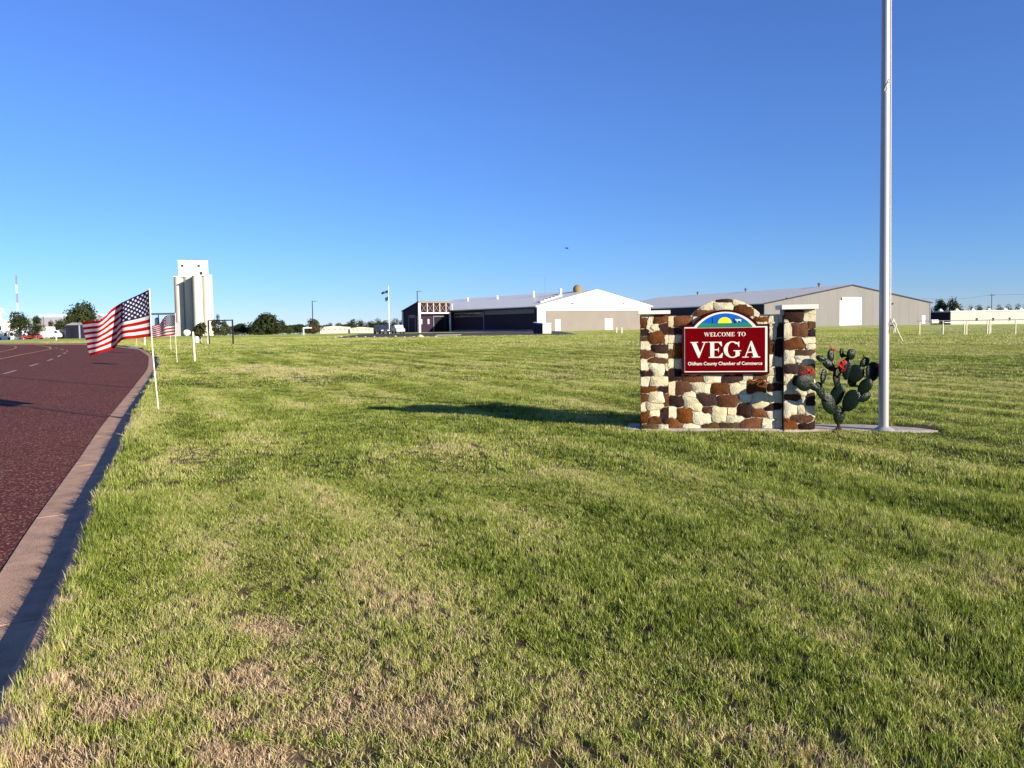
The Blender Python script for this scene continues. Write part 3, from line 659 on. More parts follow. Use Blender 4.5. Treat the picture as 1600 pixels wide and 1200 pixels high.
def font_text(s, X0, X1, Y0, Y1, bold):
    cu = bpy.data.curves.new('small_print', 'FONT'); cu.body = s; cu.size = 1.0; cu.offset = bold; cu.resolution_u = 3; cu.extrude = .02
    to = bpy.data.objects.new('small_print', cu); COL.objects.link(to); bpy.context.view_layer.update()
    me = bpy.data.meshes.new_from_object(to); bpy.data.objects.remove(to)
    co = np.empty(len(me.vertices)*3, np.float32); me.vertices.foreach_get('co', co); co = co.reshape(-1, 3)
    a, b = co[:,0].min(), co[:,0].max(); lo, hi = co[:,1].min(), co[:,1].max()
    out = np.empty_like(co)
    out[:,0] = U(X0)+(co[:,0]-a)/(b-a)*(U(X1)-U(X0)); out[:,2] = ZZ(Y1)+(co[:,1]-lo)/(hi-lo)*(ZZ(Y0)-ZZ(Y1)); out[:,1] = PY-.0295+np.where(co[:,2] > 0, -.001, .002)
    me.vertices.foreach_set('co', out.ravel()); me.materials.clear(); me.materials.append(m_letter); me.update()
    o = bpy.data.objects.new('lettering', me); COL.objects.link(o); o.parent = panel
font_text('Oldham County Chamber of Commerce', 484, 1064, 597, 632, .018)

# ------------------------------------------------------------------ tall flagpole with halyard
pb = G(1380.5, 671.5, SZ)
fp = empty('flagpole', (pb.x, pb.y, SZ), 0, label='tall silver metal flagpole without a flag beside the cactus sculpture', cat='flagpole')
fp.rotation_euler = (0, R(-.28), 0)
MB().tube([(0,0,-.02),(0,0,1.6),(0,0,3.5),(0,0,6.5),(0,0,9.2)], [.069,.067,.061,.051,.037], 28).build('pole', m_metal, fp, smooth=True)
MB().tube([(0,0,.0),(0,0,.012),(0,0,.03),(0,0,.05)], [.15,.14,.095,.075], 28).build('base_collar', m_metal, fp, smooth=True)
q = MB(); q.ball((0,0,9.3), .075, 18, 10); q.build('finial', m_yellow, fp, smooth='all')
q = MB(); q.box(.03,.11,-.03,.03,9.12,9.18); q.cyl(.10,0,9.10,9.20,.03); q.build('truck', m_metal, fp)
q = MB(); q.bar((.06,-.05,1.50),(.12,-.06,1.50),.02); q.bar((.115,-.06,1.42),(.115,-.06,1.58),.018); q.build('cleat', m_metal, fp)
rp_ = MB(); pts = [(.080-.0013*k, -.030-.002*math.sin(k*.8), 1.55+(9.1-1.55)*k/24) for k in range(25)]
rp_.tube(pts, .0045, 6); rp_.tube([(p[0]-.012, p[1]-.010, p[2]) for i, p in enumerate(pts)], .0045, 6)
rp_.build('halyard', m_rope, fp, smooth=True)
kn = MB(); kn.tube([(.105,-.06,1.60),(.075,-.08,1.54),(.11,-.085,1.48),(.08,-.08,1.42),(.12,-.08,1.40),(.10,-.08,1.50),(.14,-.075,1.46),(.18,-.07,1.37),(.235,-.07,1.27)], [.009,.010,.011,.010,.011,.012,.010,.008,.008], 8)
kn.tube([(.10,-.07,1.57),(.13,-.09,1.50),(.10,-.09,1.43),(.085,-.08,1.40)], .009, 8)
kn.build('knotted_tail', m_rope, fp, smooth=True)
lp = MB(); lp.tube([(.02,-.062,4.90),(-.02,-.075,4.86),(-.055,-.08,4.78),(-.035,-.082,4.75),(-.005,-.078,4.80),(.025,-.066,4.92),(.02,-.06,4.95)], .006, 6); lp.build('rope_loop', m_rope, fp, smooth=True)

# ------------------------------------------------------------------ cactus sculpture
cb = G(1309, 671, SZ)
cac = empty('cactus_sculpture', (cb.x, cb.y-.02, SZ), 0, label='dark metal prickly pear cactus sculpture with red flowers between pillar and flagpole', cat='sculpture')
SC2 = (cb.y/F)/5.714
def CX(X): return (X-625)*SC2
def CZ(Y): return (985-Y)*SC2
pads = [(628,858,48,82,0,0,10),(522,745,58,100,25,-.06,25),(618,680,52,108,-22,.04,-20),(722,722,62,98,-25,-.05,-30),(425,625,38,80,22,-.14,35),(447,498,30,66,-15,-.16,50),
 (275,545,78,74,0,-.20,20),(448,342,38,24,-20,-.05,10),(530,402,36,72,48,-.03,15),(610,530,36,92,8,.02,50),(547,322,30,58,0,-.02,20),(640,415,34,58,-18,-.08,-10),
 (665,300,22,42,5,.06,60),(733,312,36,46,0,.0,10),(710,440,38,98,-4,.05,-15),(780,485,66,78,-25,.03,-30),(768,560,42,46,10,.08,20),(860,385,34,52,-50,.02,20),
 (850,602,48,80,-32,-.03,-25),(836,692,36,60,-60,-.07,10),(928,470,68,84,-15,.0,30),(350,580,30,60,50,-.18,10)]
def pad(X, Y, rx, ry, rot, dy, yaw, mat, name, parent, thick=.018):
    a = R(-rot); q = MB()
    mt = Matrix.Rotation(R(yaw), 3, 'Z') @ Matrix.Rotation(a, 3, 'Y')
    vs = []; fs = []; nu, nv = 22, 5
    # flattened egg: rings from the rim to a domed middle on both faces
    for side in (-1, 1):
        b0 = len(vs)
        for j in range(nv):
            f = math.cos(j/(nv-1)*math.pi/2*.96); t = math.sin(j/(nv-1)*math.pi/2)*thick
            for k in range(nu):
                an = 2*math.pi*k/nu; e = 1+.10*math.sin(an)
                v = mt @ Vector((math.cos(an)*rx*SC2*f*e, side*t, math.sin(an)*ry*SC2*f))
                vs.append(v+Vector((CX(X), dy, CZ(Y))))
        for j in range(nv-1):
            for k in range(nu):
                g_ = (b0+j*nu+k, b0+(j+1)*nu+k, b0+(j+1)*nu+(k+1)%nu, b0+j*nu+(k+1)%nu)
                fs.append(g_ if side > 0 else g_[::-1])
        last = b0+(nv-1)*nu; fs.append(tuple(last+k for k in range(nu)))
    q.add(vs, fs)
    # spine studs
    for _ in range(int(rx*ry/260)):
        r = random.random()**.5*.8; an = random.uniform(0, 6.28); s = random.choice((-1, 1))
        v = mt @ Vector((math.cos(an)*r*rx*SC2, s*thick*math.sqrt(max(0, 1-r*r)), math.sin(an)*r*ry*SC2)); w = mt @ Vector((0, s*.016, 0))
        c = v+Vector((CX(X), dy, CZ(Y))); q.bar(c, c+w, .0035)
    return q.build(name, mat, parent, smooth=True)
for (X, Y, rx, ry, rot, dy, yaw) in pads:
    pad(X, Y, rx*1.12, ry*1.07, rot, dy, yaw*.45, m_cactus, 'pad', cac)
    if Y > 850: continue
    a = R(-rot); tip_ = Vector((CX(X)-math.sin(a)*-ry*SC2*-1*-1, dy, CZ(Y)-math.cos(a)*ry*SC2)) if False else Vector((CX(X), dy, CZ(Y))) + (Matrix.Rotation(R(yaw*.45), 3, 'Z') @ Matrix.Rotation(a, 3, 'Y')) @ Vector((0, 0, -ry*SC2*.8))
    o_ = min((q for q in pads if q[1] > Y-40 and q[:2] != (X, Y)), key=lambda q: (Vector((CX(q[0]), q[5], CZ(q[1])))-tip_).length)
    oc = Vector((CX(o_[0]), o_[5], CZ(o_[1]))); MB().tube([tip_, tip_.lerp(oc, .5), tip_.lerp(oc, .85)], [.016, .012, .012], 8).build('joint', m_cactus, cac, smooth=True)
pad(628, 955, 14, 34, 0, 0, 0, m_rust, 'stem', cac, .02)
q = MB(); q.cyl(CX(625), 0, 0, .025, .055, .04, 14); q.build('base_plate', m_rust, cac)
def flower(X, Y, dy, n=5, s=1.0):
    q = MB()
    for k in range(n):
        a = random.uniform(-.9, .9); t = random.uniform(-.8, .8); L_ = .045*s*random.uniform(.7, 1.2); b_ = Vector((CX(X)+random.uniform(-.02,.02)*s, dy+random.uniform(-.02,.02), CZ(Y)+random.uniform(-.02,.02)*s))
        d = Vector((math.sin(a), math.sin(t)*.6, math.cos(a))).normalized()
        q.tube([b_, b_+d*L_*.5, b_+d*L_], [.005*s, .012*s, .004*s], 7)
    q.build('flower', m_red, cac, smooth=True)
for a in ((578,285,-.03,3,.8),(545,266,-.02,2,.9),(640,400,-.10,6,1.25),(612,420,-.10,5,1.1),(628,450,-.10,4,1.1),(655,380,-.1,4,1.1),(972,432,-.02,5,1.1),(1005,480,.0,4,1.0),(990,455,-.02,4,1),(300,465,-.22,5,1.2),(262,482,-.22,3,1.0),(330,455,-.2,3,1.),(848,338,.02,2,.8)): flower(*a)

# ------------------------------------------------------------------ small flags on sticks
def flag_material():
    ma = bpy.data.materials.new('stars_and_stripes'); ma.use_nodes = True
    n = ma.node_tree.nodes; l = ma.node_tree.links
    for q in list(n): n.remove(q)
    out = n.new('ShaderNodeOutputMaterial'); uv = n.new('ShaderNodeUVMap'); uv.uv_map = 'UVMap'
    sx = n.new('ShaderNodeSeparateXYZ'); l.new(uv.outputs[0], sx.inputs[0])
    def mt(op, a, b=None, c=None):
        q = n.new('ShaderNodeMath'); q.operation = op
        for i, v in enumerate((a, b, c)):
            if v is None: continue
            if isinstance(v, (int, float)): q.inputs[i].default_value = v
            else: l.new(v, q.inputs[i])
        return q.outputs[0]
    u, v = sx.outputs[0], sx.outputs[1]
    row = mt('FLOOR', mt('MULTIPLY', mt('SUBTRACT', 1, v), 13)); red = mt('LESS_THAN', mt('MODULO', row, 2), .5)
    can = mt('MULTIPLY', mt('LESS_THAN', u, .4), mt('GREATER_THAN', v, 6/13))
    x = mt('MULTIPLY', u, 12/.4); y = mt('MULTIPLY', mt('SUBTRACT', 1, v), 10*13/7)
    A = mt('MULTIPLY', mt('ADD', x, y), .5); B = mt('MULTIPLY', mt('SUBTRACT', x, y), .5)
    da = mt('SUBTRACT', A, mt('ROUND', A)); db = mt('SUBTRACT', B, mt('ROUND', B))
    dx = mt('MULTIPLY', mt('ADD', da, db), 1.0); dy = mt('MULTIPLY', mt('SUBTRACT', da, db), .85)
    an = mt('ARCTAN2', dx, mt('MULTIPLY', dy, -1)); pt = mt('COSINE', mt('MULTIPLY', an, 5))
    rad = mt('MULTIPLY_ADD', pt, .10, .36)
    star = mt('LESS_THAN', mt('SQRT', mt('ADD', mt('MULTIPLY', dx, dx), mt('MULTIPLY', dy, dy))), rad)
    lim = mt('MULTIPLY', mt('MULTIPLY', mt('GREATER_THAN', x, .5), mt('LESS_THAN', x, 11.5)), mt('MULTIPLY', mt('GREATER_THAN', y, .5), mt('LESS_THAN', y, 9.5)))
    star = mt('MULTIPLY', star, lim)
    def mix(f, a, b):
        q = n.new('ShaderNodeMix'); q.data_type = 'RGBA'; l.new(f, q.inputs[0])
        for i, c in ((6, a), (7, b)):
            if isinstance(c, tuple): q.inputs[i].default_value = (*c, 1)
            else: l.new(c, q.inputs[i])
        return q.outputs[2]
    base = mix(red, (.68,.65,.60), (.42,.008,.012)); cn = mix(star, (.016,.014,.06), (.7,.68,.65)); c = mix(can, base, cn)
    d = n.new('ShaderNodeBsdfDiffuse'); t = n.new('ShaderNodeBsdfTranslucent'); s = n.new('ShaderNodeMixShader'); s.inputs[0].default_value = .38
    l.new(c, d.inputs[0]); l.new(c, t.inputs[0]); l.new(d.outputs[0], s.inputs[1]); l.new(t.outputs[0], s.inputs[2]); l.new(s.outputs[0], out.inputs[0])
    return ma
m_flag = flag_material()
m_gold = M('gold_ball', (.6,.45,.12), .4)
def stick_flag(bpx, bpy_, tpx, tpy, cols, conv, label, group):
    b = G(bpx, bpy_); b.z = Hz(b.x, b.y); D = b.y
    t = P(tpx, tpy, D)
    e = empty('flag_on_stick', tuple(b), 0, label=label, cat='flag', group=group)
    rel = t-b; L_ = rel.length
    bend = [rel*(k/10) + Vector((-.030*math.sin(math.pi*k/10)*L_/2.4, 0, 0)) for k in range(11)]
    MB().tube([Vector((0,0,-.05))]+bend[1:], .0115, 8).build('stick', m_stick, e, smooth=True)
    q = MB(); q.ball(bend[-1]+Vector((0,0,.012)), .016, 8, 6); q.build('tip', m_stick, e, smooth='all')
    # control columns: s, top(x,y), bottom(x,y) in zoomed photo pixels, depth
    S = [c[0] for c in cols]
    NU, NV = 72, 36; vs = []; uvs = []
    def ip(arr, s):
        # smooth interpolation through control values
        k = max(i for i in range(len(S)) if S[i] <= s+1e-9); k = min(k, len(S)-2)
        f = (s-S[k])/(S[k+1]-S[k]); p0, p1 = arr[k], arr[k+1]; pm = arr[max(k-1,0)]; pn = arr[min(k+2, len(S)-1)]
        h0 = (p1-pm)/max(1e-6, S[k+1]-S[max(k-1,0)])*(S[k+1]-S[k]); h1 = (pn-p0)/max(1e-6, S[min(k+2,len(S)-1)]-S[k])*(S[k+1]-S[k])
        return (2*f**3-3*f*f+1)*p0+(f**3-2*f*f+f)*h0+(-2*f**3+3*f*f)*p1+(f**3-f*f)*h1
    for i in range(NU+1):
        s = i/NU; a = [ip([c[j] for c in cols], s) for j in range(1, 7)]
        for j in range(NV+1):
            w = j/NV; X = a[0]+(a[2]-a[0])*w; Y_ = a[1]+(a[3]-a[1])*w; dd = a[4]+(a[5]-a[4])*w
            dd += .018*math.sin(s*19+w*4)*s + .01*math.sin(w*9+s*11)*s
            px, py = conv(X, Y_); vs.append(P(px, py, D+dd)-b); uvs.append((s, 1-w))
    fs = [(i*(NV+1)+j, i*(NV+1)+j+1, (i+1)*(NV+1)+j+1, (i+1)*(NV+1)+j) for i in range(NU) for j in range(NV)]
    me = bpy.data.meshes.new('cloth'); me.from_pydata([tuple(v) for v in vs], [], fs); me.materials.append(m_flag)
    uvl = me.uv_layers.new(name='UVMap')
    li = np.empty(len(me.loops), np.int32); me.loops.foreach_get('vertex_index', li)
    uvl.data.foreach_set('uv', np.array(uvs, np.float32)[li].ravel()); me.polygons.foreach_set('use_smooth', [True]*len(me.polygons))
    o = bpy.data.objects.new('cloth', me); COL.objects.link(o); o.parent = e
    return e
cz = lambda X, Y_: (110+X/5.717, 440+Y_/5.717)
c1 = [(0, 700,72, 735,488, 0,0), (.12, 628,108, 690,495, .05,.04), (.25, 545,146, 590,507, .02,.0), (.37, 470,182, 468,520, -.02,-.05), (.43, 452,190, 420,560, .10,.24), (.48, 440,198, 398,592, .20,.36),
      (.62, 365,250, 350,612, .12,.20), (.75, 318,302, 285,632, .06,.05), (.86, 262,345, 225,648, .05,.0), (.93, 190,352, 195,657, .18,.05), (1, 100,362, 172,664, .30,.10)]
GRP = 'small american flags on white sticks along the kerb'
stick_flag(248, 641, 233.5, 452.5, c1, cz, 'nearest american flag blowing left on a white stick by the kerb', GRP)
c2 = [(0, 938,300, 946,470, 0,0), (.2, 895,300, 905,480, .1,.06), (.4, 845,312, 850,486, .02,-.04), (.6, 815,365, 800,492, .2,.1), (.8, 770,385, 765,499, .3,.1), (1, 715,402, 722,505, .35,.2)]
stick_flag(277, 567, 274, 490, c2, cz, 'second american flag on a thin stick, partly behind the nearest flag', GRP)
c3 = [(s_, 0+(x_-938)*.72, 0+(y_-300)*.72, (X_-938)*.72, (Y__-300)*.72, a_, b_) for s_, x_, y_, X_, Y__, a_, b_ in c2]
stick_flag(267.5, 549, 266, 496, c3, lambda X, Y_: (266+X/5.717, 497+Y_/5.717), 'third american flag, mostly hidden behind the second one', GRP)
c4 = [(s_, x_*.72, y_*.72, X_*.72, Y__*.72, a_, b_) for s_, x_, y_, X_, Y__, a_, b_ in c3]
stick_flag(214, 541, 213, 501, c4, lambda X, Y_: (213+X/5.717, 502+Y_/5.717), 'farthest american flag, its stick foot showing under the nearest flag', GRP)
# white marker posts
def post(px, py, tpx, tpy, r, label, mat=None):
    b = G(px, py); b.z = Hz(b.x, b.y); t = P(tpx, tpy, b.y)-b
    e = empty('marker_post', tuple(b), 0, label=label, cat='post')
    MB().tube([(0,0,-.05), tuple(t*.5), tuple(t)], r, 12).build('shaft', mat or m_stick, e, smooth=True)
    MB().ball(tuple(t), (r, r, r*.7), 10, 6).build('cap', mat or m_stick, e, smooth='all')
post(304.5, 565, 301.5, 519, .045, 'thick white marker post leaning beside the road curve')
post(226, 539, 226, 521, .09, 'short cream post standing beyond the side path')
post(307.5, 536, 307.5, 527, .20, 'stubby white post left of the small round tree trunk', m_white)
post(313.5, 535, 313, 526, .12, 'slim white post right of the small round tree trunk', m_white)
post(325, 538, 325, 501, .05, 'tall thin white pole beside the black frame', m_white)
post(963.5, 521.5, 963.5, 512, .06, 'left white bollard in front of the building end wall', m_white)
post(971.5, 521.5, 971.5, 512, .06, 'right white bollard in front of the building end wall', m_white)
post(88, 531, 88, 527, .10, 'small white roadside marker beyond the road curve', m_white)
# black frame
b = G(327, 539); c = G(364.5, 539); b.z = Hz(b.x, b.y); W_ = (c-b).length; Hh = 38.5*b.y/F
e = empty('goal_frame', tuple(b), math.atan2(c.y-b.y, c.x-b.x), label='black open metal frame of two posts and a crossbar on the grass', cat='goal frame')
for x in (0, W_): MB().box(x-.05, x+.05, -.05, .05, -.1, Hh).build('post', m_black, e)
MB().box(.05, W_-.05, -.05, .05, Hh-.10, Hh-.003).build('crossbar', m_black, e)
# ------------------------------------------------------------------ school (long low white-roofed building)
def V2(a): return Vector((a[0], a[1], 0))
S0 = V2((5.1, 150)); gd = Vector((.8337, .5522, 0)); sdv = Vector((-.5522, .8337, 0))   # gable direction (right), side direction (left, away)
rz = math.atan2(gd.y, gd.x); gz = Hz(5, 150)
sch = empty('school_building', (S0.x, S0.y, gz), rz, label='long white-roofed metal building with lattice entrance canopy and dark side wall', cat='building')
GW, EH, RH, SLEN = 30.0, 4.75, 8.05, 58.0
# local: x right along the gable end, y away along the long side
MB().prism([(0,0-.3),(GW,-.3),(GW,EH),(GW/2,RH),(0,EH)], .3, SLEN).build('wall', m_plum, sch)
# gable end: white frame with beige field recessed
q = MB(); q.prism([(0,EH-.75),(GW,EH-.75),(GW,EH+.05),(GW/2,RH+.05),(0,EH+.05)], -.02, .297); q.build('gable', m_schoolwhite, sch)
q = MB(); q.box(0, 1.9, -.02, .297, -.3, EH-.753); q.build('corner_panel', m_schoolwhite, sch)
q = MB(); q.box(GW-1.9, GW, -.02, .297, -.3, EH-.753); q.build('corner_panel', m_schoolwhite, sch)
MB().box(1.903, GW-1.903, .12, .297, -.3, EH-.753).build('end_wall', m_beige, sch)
def door(x0, x1, z1, nleaf, y=.12):
    d = MB().box(x0, x1, y-.07, y-.003, 0, z1).build('door', m_door, sch)
    for k in range(nleaf):
        w = (x1-x0)/nleaf; MB().box(x0+k*w+.06, x0+(k+1)*w-.06, y-.09, y-.073, .06, z1-.08).build('leaf', m_schoolwhite, d)
    MB().box(x0+(x1-x0)/nleaf-.16, x0+(x1-x0)/nleaf-.08, y-.13, y-.093, 1.0, 1.12).build('handle', m_black, d)
door(4.3, 5.6, 2.3, 1); door(17.2, 19.3, 2.3, 2)
for x in (8.6, 22.2): MB().box(x-.3, x+.3, -.25, -.023, EH+.55, EH+.75).build('wall_light', m_black, sch)
# roof slabs with overhang
def roof(name, x0, x1, z0, z1, y0, y1, mat, par, th=.22):
    return MB().add([(x0,y0,z0),(x1,y0,z1),(x1,y1,z1),(x0,y1,z0),(x0,y0,z0+th),(x1,y0,z1+th),(x1,y1,z1+th),(x0,y1,z0+th)],
        [(0,3,2,1),(4,5,6,7),(0,1,5,4),(1,2,6,5),(2,3,7,6),(3,0,4,7)]).build(name, mat, par)
sl = (RH-EH)/(GW/2)
roof('roof', -.5, GW/2-.002, EH-.5*sl+.06, RH+.06, -.25, SLEN, m_roof, sch)
roof('roof', GW/2+.002, GW+.5, RH+.06, EH-.5*sl+.06, -.25, SLEN, m_roof, sch)
MB().box(-.62, -.503, -.25, SLEN, EH-.28, EH-.02).build('gutter', m_black, sch)
for (y, h, r) in ((8, 1.2, .3), (18, 1.1, .28), (33, .7, .25), (47, .7, .25)):
    v = MB(); z = RH+.06-3.2*sl; v.cyl(GW/2-3.2, y, z, z+h, r, r, 10); v.cyl(GW/2-3.2, y, z+h+.003, z+h+.25, r*1.6, r*.5, 10); v.build('roof_vent', m_white, sch, smooth=True)
v = MB(); v.ball((GW/2-1.0, 5, RH+.45), (1.05, .9, 1.0), 14, 8); v.build('dome_vent', M('tan_dome', (.24,.17,.085), .7), sch, smooth='all')
MB().tube([(GW/2+1.5, 20, RH-.2), (GW/2+1.5, 20, RH+4.5)], .035, 6).build('antenna', m_grey, sch)
# parapet line of conduit along the roof slope
v = MB(); 
for k in range(6): v.box(3.0+k*1.2, 3.9+k*1.2, 3+k*.4, 4+k*.4, EH+(3.4+k*1.2)*sl+.1, EH+(3.4+k*1.2)*sl+.55)
v.build('roof_unit', m_cap, sch)
# long side: band, windows, downspout, sill
MB().box(-.06, -.003, 1.0, 19.5, 3.55, 4.45).build('wall_band', m_lilac, sch)
MB().box(-.06, -.003, 20.3, 33.0, 3.2, 4.2).build('wall_band', m_lilac, sch)
for k in range(4):
    y0 = 21.0+k*3.0; w = MB().box(-.09, -.063, y0, y0+2.7, 3.4, 4.0).build('window', m_glass, sch)
    MB().box(-.105, -.093, y0+1.32, y0+1.38, 3.42, 3.98).build('mullion', m_grey, w)
MB().box(-.16, -.003, 19.75, 20.0, 0, EH-.3).build('downspout', m_lilac, sch)
MB().box(-.12, -.003, .5, .9, 0, EH-.3).build('corner_strip', m_black, sch)
MB().box(-.5, -.003, 1.5, 33, -.2, .35).build('sill', m_lilac, sch)
# entrance block: front truss faces the same way as the gable end
EX1, EY0, EW = 0.0, 33.3, 8.8
TH, BH = 6.95, 4.95
ent = MB()
ent.add([(-EW,EY0+1.2,-.2),(-.65,EY0+1.2,-.2),(-.65,EY0+1.2,TH-.3),(-EW,EY0+1.2,TH-.3),(-EW,EY0+EW,-.2),(-.65,EY0+EW,-.2),(-.65,EY0+EW,BH-.3),(-EW,EY0+EW,BH-.3)],
        [(0,1,2,3),(4,7,6,5),(0,3,7,4),(1,5,6,2),(3,2,6,7),(0,4,5,1)])
ent.build('entrance_block', m_plum, sch)
roofm = M('dark_roof_edge', (.05,.035,.06), .6)
MB().add([(-EW-.3,EY0-.1,TH-.22),(.2-.9,EY0-.1,TH-.22),(.2-.9,EY0+EW,BH-.2),(-EW-.3,EY0+EW,BH-.2),(-EW-.3,EY0-.1,TH),(.2-.9,EY0-.1,TH),(.2-.9,EY0+EW,BH),(-EW-.3,EY0+EW,BH)],
         [(0,3,2,1),(4,5,6,7),(0,1,5,4),(1,2,6,5),(2,3,7,6),(3,0,4,7)]).build('canopy_roof', roofm, sch)
MB().box(-EW-.3, -.7, EY0-.14, EY0-.103, TH-.45, TH+.05).build('fascia', m_beige, sch)
MB().box(-EW, -.7, EY0-.05, EY0+.15, BH-.85, BH-.55).build('truss_beam', m_white, sch)
for k in range(5):
    x0 = -EW+.35+k*1.6; x1 = x0+1.6; z0, z1 = BH-.55, TH-.47
    q = MB(); q.bar((x0,EY0,z0),(x1,EY0,z1),.10); q.bar((x0,EY0+.14,z1),(x1,EY0+.14,z0),.10); q.build('truss_brace', m_beige, sch)
    MB().box(x1-.06, x1+.06, EY0-.16, EY0-.07, z0+.003, z1-.003).build('truss_upright', m_cap, sch)
MB().box(-EW, -.7, EY0+.45, EY0+.7, BH-.6, TH-.5).build('truss_backing', M('maroon_panel', (.04,.014,.022), .7), sch)
MB().box(-EW-.25, -EW+.2, EY0-.2, EY0+.25, -.2, TH-.45).build('column', m_white, sch)
MB().box(-1.1, -.8, EY0-.15, EY0+.2, -.2, BH-.85).build('column', m_white, sch)
MB().box(-EW-.2, -EW+.2, EY0+EW-.5, EY0+EW, -.2, BH-.3).build('column', m_white, sch)
d = MB().box(-4.6, -1.6, EY0+1.12, EY0+1.197, 0, 3.4).build('doorway', m_glass, sch)
MB().box(-4.8, -4.603, EY0+1.0, EY0+1.19, 0, 3.6).build('frame', m_lilac, d); MB().box(-4.6, -1.6, EY0+1.0, EY0+1.19, 3.403, 3.6).build('frame', m_lilac, d)
for x in (-8.0, -6.2): MB().box(x, x+.35, EY0+1.0, EY0+1.19, 1.8, 2.9).build('wall_lamp', m_cap, sch)
for y in (1.9, 5.3): MB().box(-EW-.06, -EW-.003, EY0+y, EY0+y+.25, 0, 3.9).build('pilaster', m_lilac, sch)
MB().box(-EW-.06, -EW-.003, EY0+2.4, EY0+5.0, 3.2, 3.9).build('wall_band', m_lilac, sch)

# parking lot in front of it and the light kerb strip
q = MB(); xs_ = np.linspace(-24, 9, 23); ys_ = np.linspace(101.5, 149, 24)
q.add([(float(x + (yv-101.5)*(-.10 if i < 11 else -.0)), float(yv), Hz(x, yv)+.035) for yv in ys_ for i, x in enumerate(xs_)], [(j*23+i, j*23+i+1, (j+1)*23+i+1, (j+1)*23+i) for j in range(23) for i in range(22)])
q.build('parking_lot', m_lot, kind='structure')
q = MB(); a = P(684, 521, 112); q.box(a.x, a.x+3.4, 110.6, 112.0, Hz(0,111)-.05, Hz(0,111)+.16); q.build('pavement', m_concrete, kind='structure')
# pale rocks along the lot edge
m_rock = M('pale_rock', (.62,.56,.40), .9, .15, 9, .6, 30)
rk_px = [(458,527.5),(470,528),(487,527),(500,528.5),(512,527),(524,528),(533,526.5),(545,527.5),(557,526.5),(571,527),(585,526.8),(602,527),(618,526.5),(632,527),(647,526.8),(657,527.6),(681,526.6),(694,527),(713,526.4),(727,527),(742,526.6),(754,526.2),(769,526.4)]
for i, (px, py) in enumerate(rk_px):
    b = G(px, py); big = px == 657; r = .30 if big else random.uniform(.08, .14)
    q = MB(); vs = []
    q.ball((0,0,r*.35), (r*1.4, r, r*.8), 9, 6); q.v = [(x*random.uniform(.85,1.15), y*random.uniform(.85,1.15), z*random.uniform(.85,1.15)) for x, y, z in q.v]
    ord_ = ['first','second','third','fourth','fifth','sixth','seventh','eighth','ninth','tenth','eleventh']
    where = 'largest pale rock at the parking lot edge, below the white canopy column' if big else ('small pale rock left of the largest one, %s in the row from the left' % ord_[i] if i < 11 else None)
    if where is None: where = 'small pale rock at the lot edge, ' + {11:'just below the parked cars, left one',12:'just below the parked cars, right one',13:'left of the largest rock, two rocks away',14:'next left of the largest rock',16:'next right of the largest rock',17:'under the light pavement strip, left one',18:'under the light pavement strip, right one',19:'third right of the pavement strip start',20:'below the strip windows of the dark wall',21:'below the downspout of the dark wall, left side',22:'rightmost of the row, below the downspout'}[i]
    o = q.build('rock', m_rock, label=where, cat='rock', group='pale rocks along the parking lot edge'); o.location = (b.x, b.y, Hz(b.x, b.y))

# ------------------------------------------------------------------ big metal barn
b0 = Vector((65.8, 200, 0)); bz = Hz(65.8, 200); br = math.atan2(.38, .925)
barn = empty('metal_barn', (65.8, 200, bz), br, label='huge grey ribbed metal barn with a tall white roll-up door', cat='building')
BW, BE, BR, BL = 60.2, 6.0, 10.9, 95
MB().prism([(0,-.4),(BW,-.4),(BW,BE),(BW/2,BR),(0,BE)], 0, .3).build('gable_wall', m_barnwall, barn)
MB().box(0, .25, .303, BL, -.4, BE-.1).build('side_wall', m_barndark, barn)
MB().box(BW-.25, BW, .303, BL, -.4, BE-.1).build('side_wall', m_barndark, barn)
bs = (BR-BE)/(BW/2)
roof('roof', -.6, BW/2-.002, BE-.6*bs+.03, BR+.03, -.15, BL, m_barnroof, barn, .2)
roof('roof', BW/2+.002, BW+.6, BR+.03, BE-.6*bs+.03, -.15, BL, m_barnroof, barn, .2)
def brx(px):                                     # local x on the gable for a photo column
    u = ray(px, 500); k = u.x/u.y; return (k*200-65.8)/(.925-.38*k)
x0, x1 = brx(1311.5), brx(1345.5)
dd = MB().box(x0, x1, -.12, -.003, 0, 6.75).build('roll_door', m_white, barn)
for k in range(1, 9): MB().box(x0+.05, x1-.05, -.15, -.123, k*.75-.02, k*.75+.02).build('door_seam', m_cap, dd)
MB().box(x1+.003, x1+.35, -.16, -.003, 0, 6.9).build('door_jamb', m_grey, barn)
MB().box(brx(1314.5), brx(1344.5), -.35, -.003, 7.0, 7.6).build('door_hood', m_white, barn)
MB().box(brx(1440), brx(1445), -.1, -.003, 0, 2.35).build('side_door', m_white, barn)
for px, z in ((1262, 5.2), (1394, 5.6), (1229, 7.2)): MB().box(brx(px)-.2, brx(px)+.2, -.3, -.003, z, z+.35).build('wall_light', m_black, barn)
for y in (12, 44, 70):
    v = MB(); v.cyl(BW/2, y, BR-.1, BR+.9, .35, .35, 10); v.cyl(BW/2, y, BR+.903, BR+1.4, .75, .2, 10); v.build('ridge_vent', m_grey, barn, smooth=True)
MB().box(BW-.4, BW-.2, -.1, -.003, 0, BE).build('corner_strip', m_grey, barn)
for px in range(1210, 1440, 14):
    if 1308 < px < 1350 or 1436 < px < 1447: continue
    x = brx(px); z = BE+(x if x < BW/2 else BW-x)*bs-.1
    MB().box(x-.04, x+.04, -.02, -.003, 0, z).build('wall_rib', m_barnwall, barn)

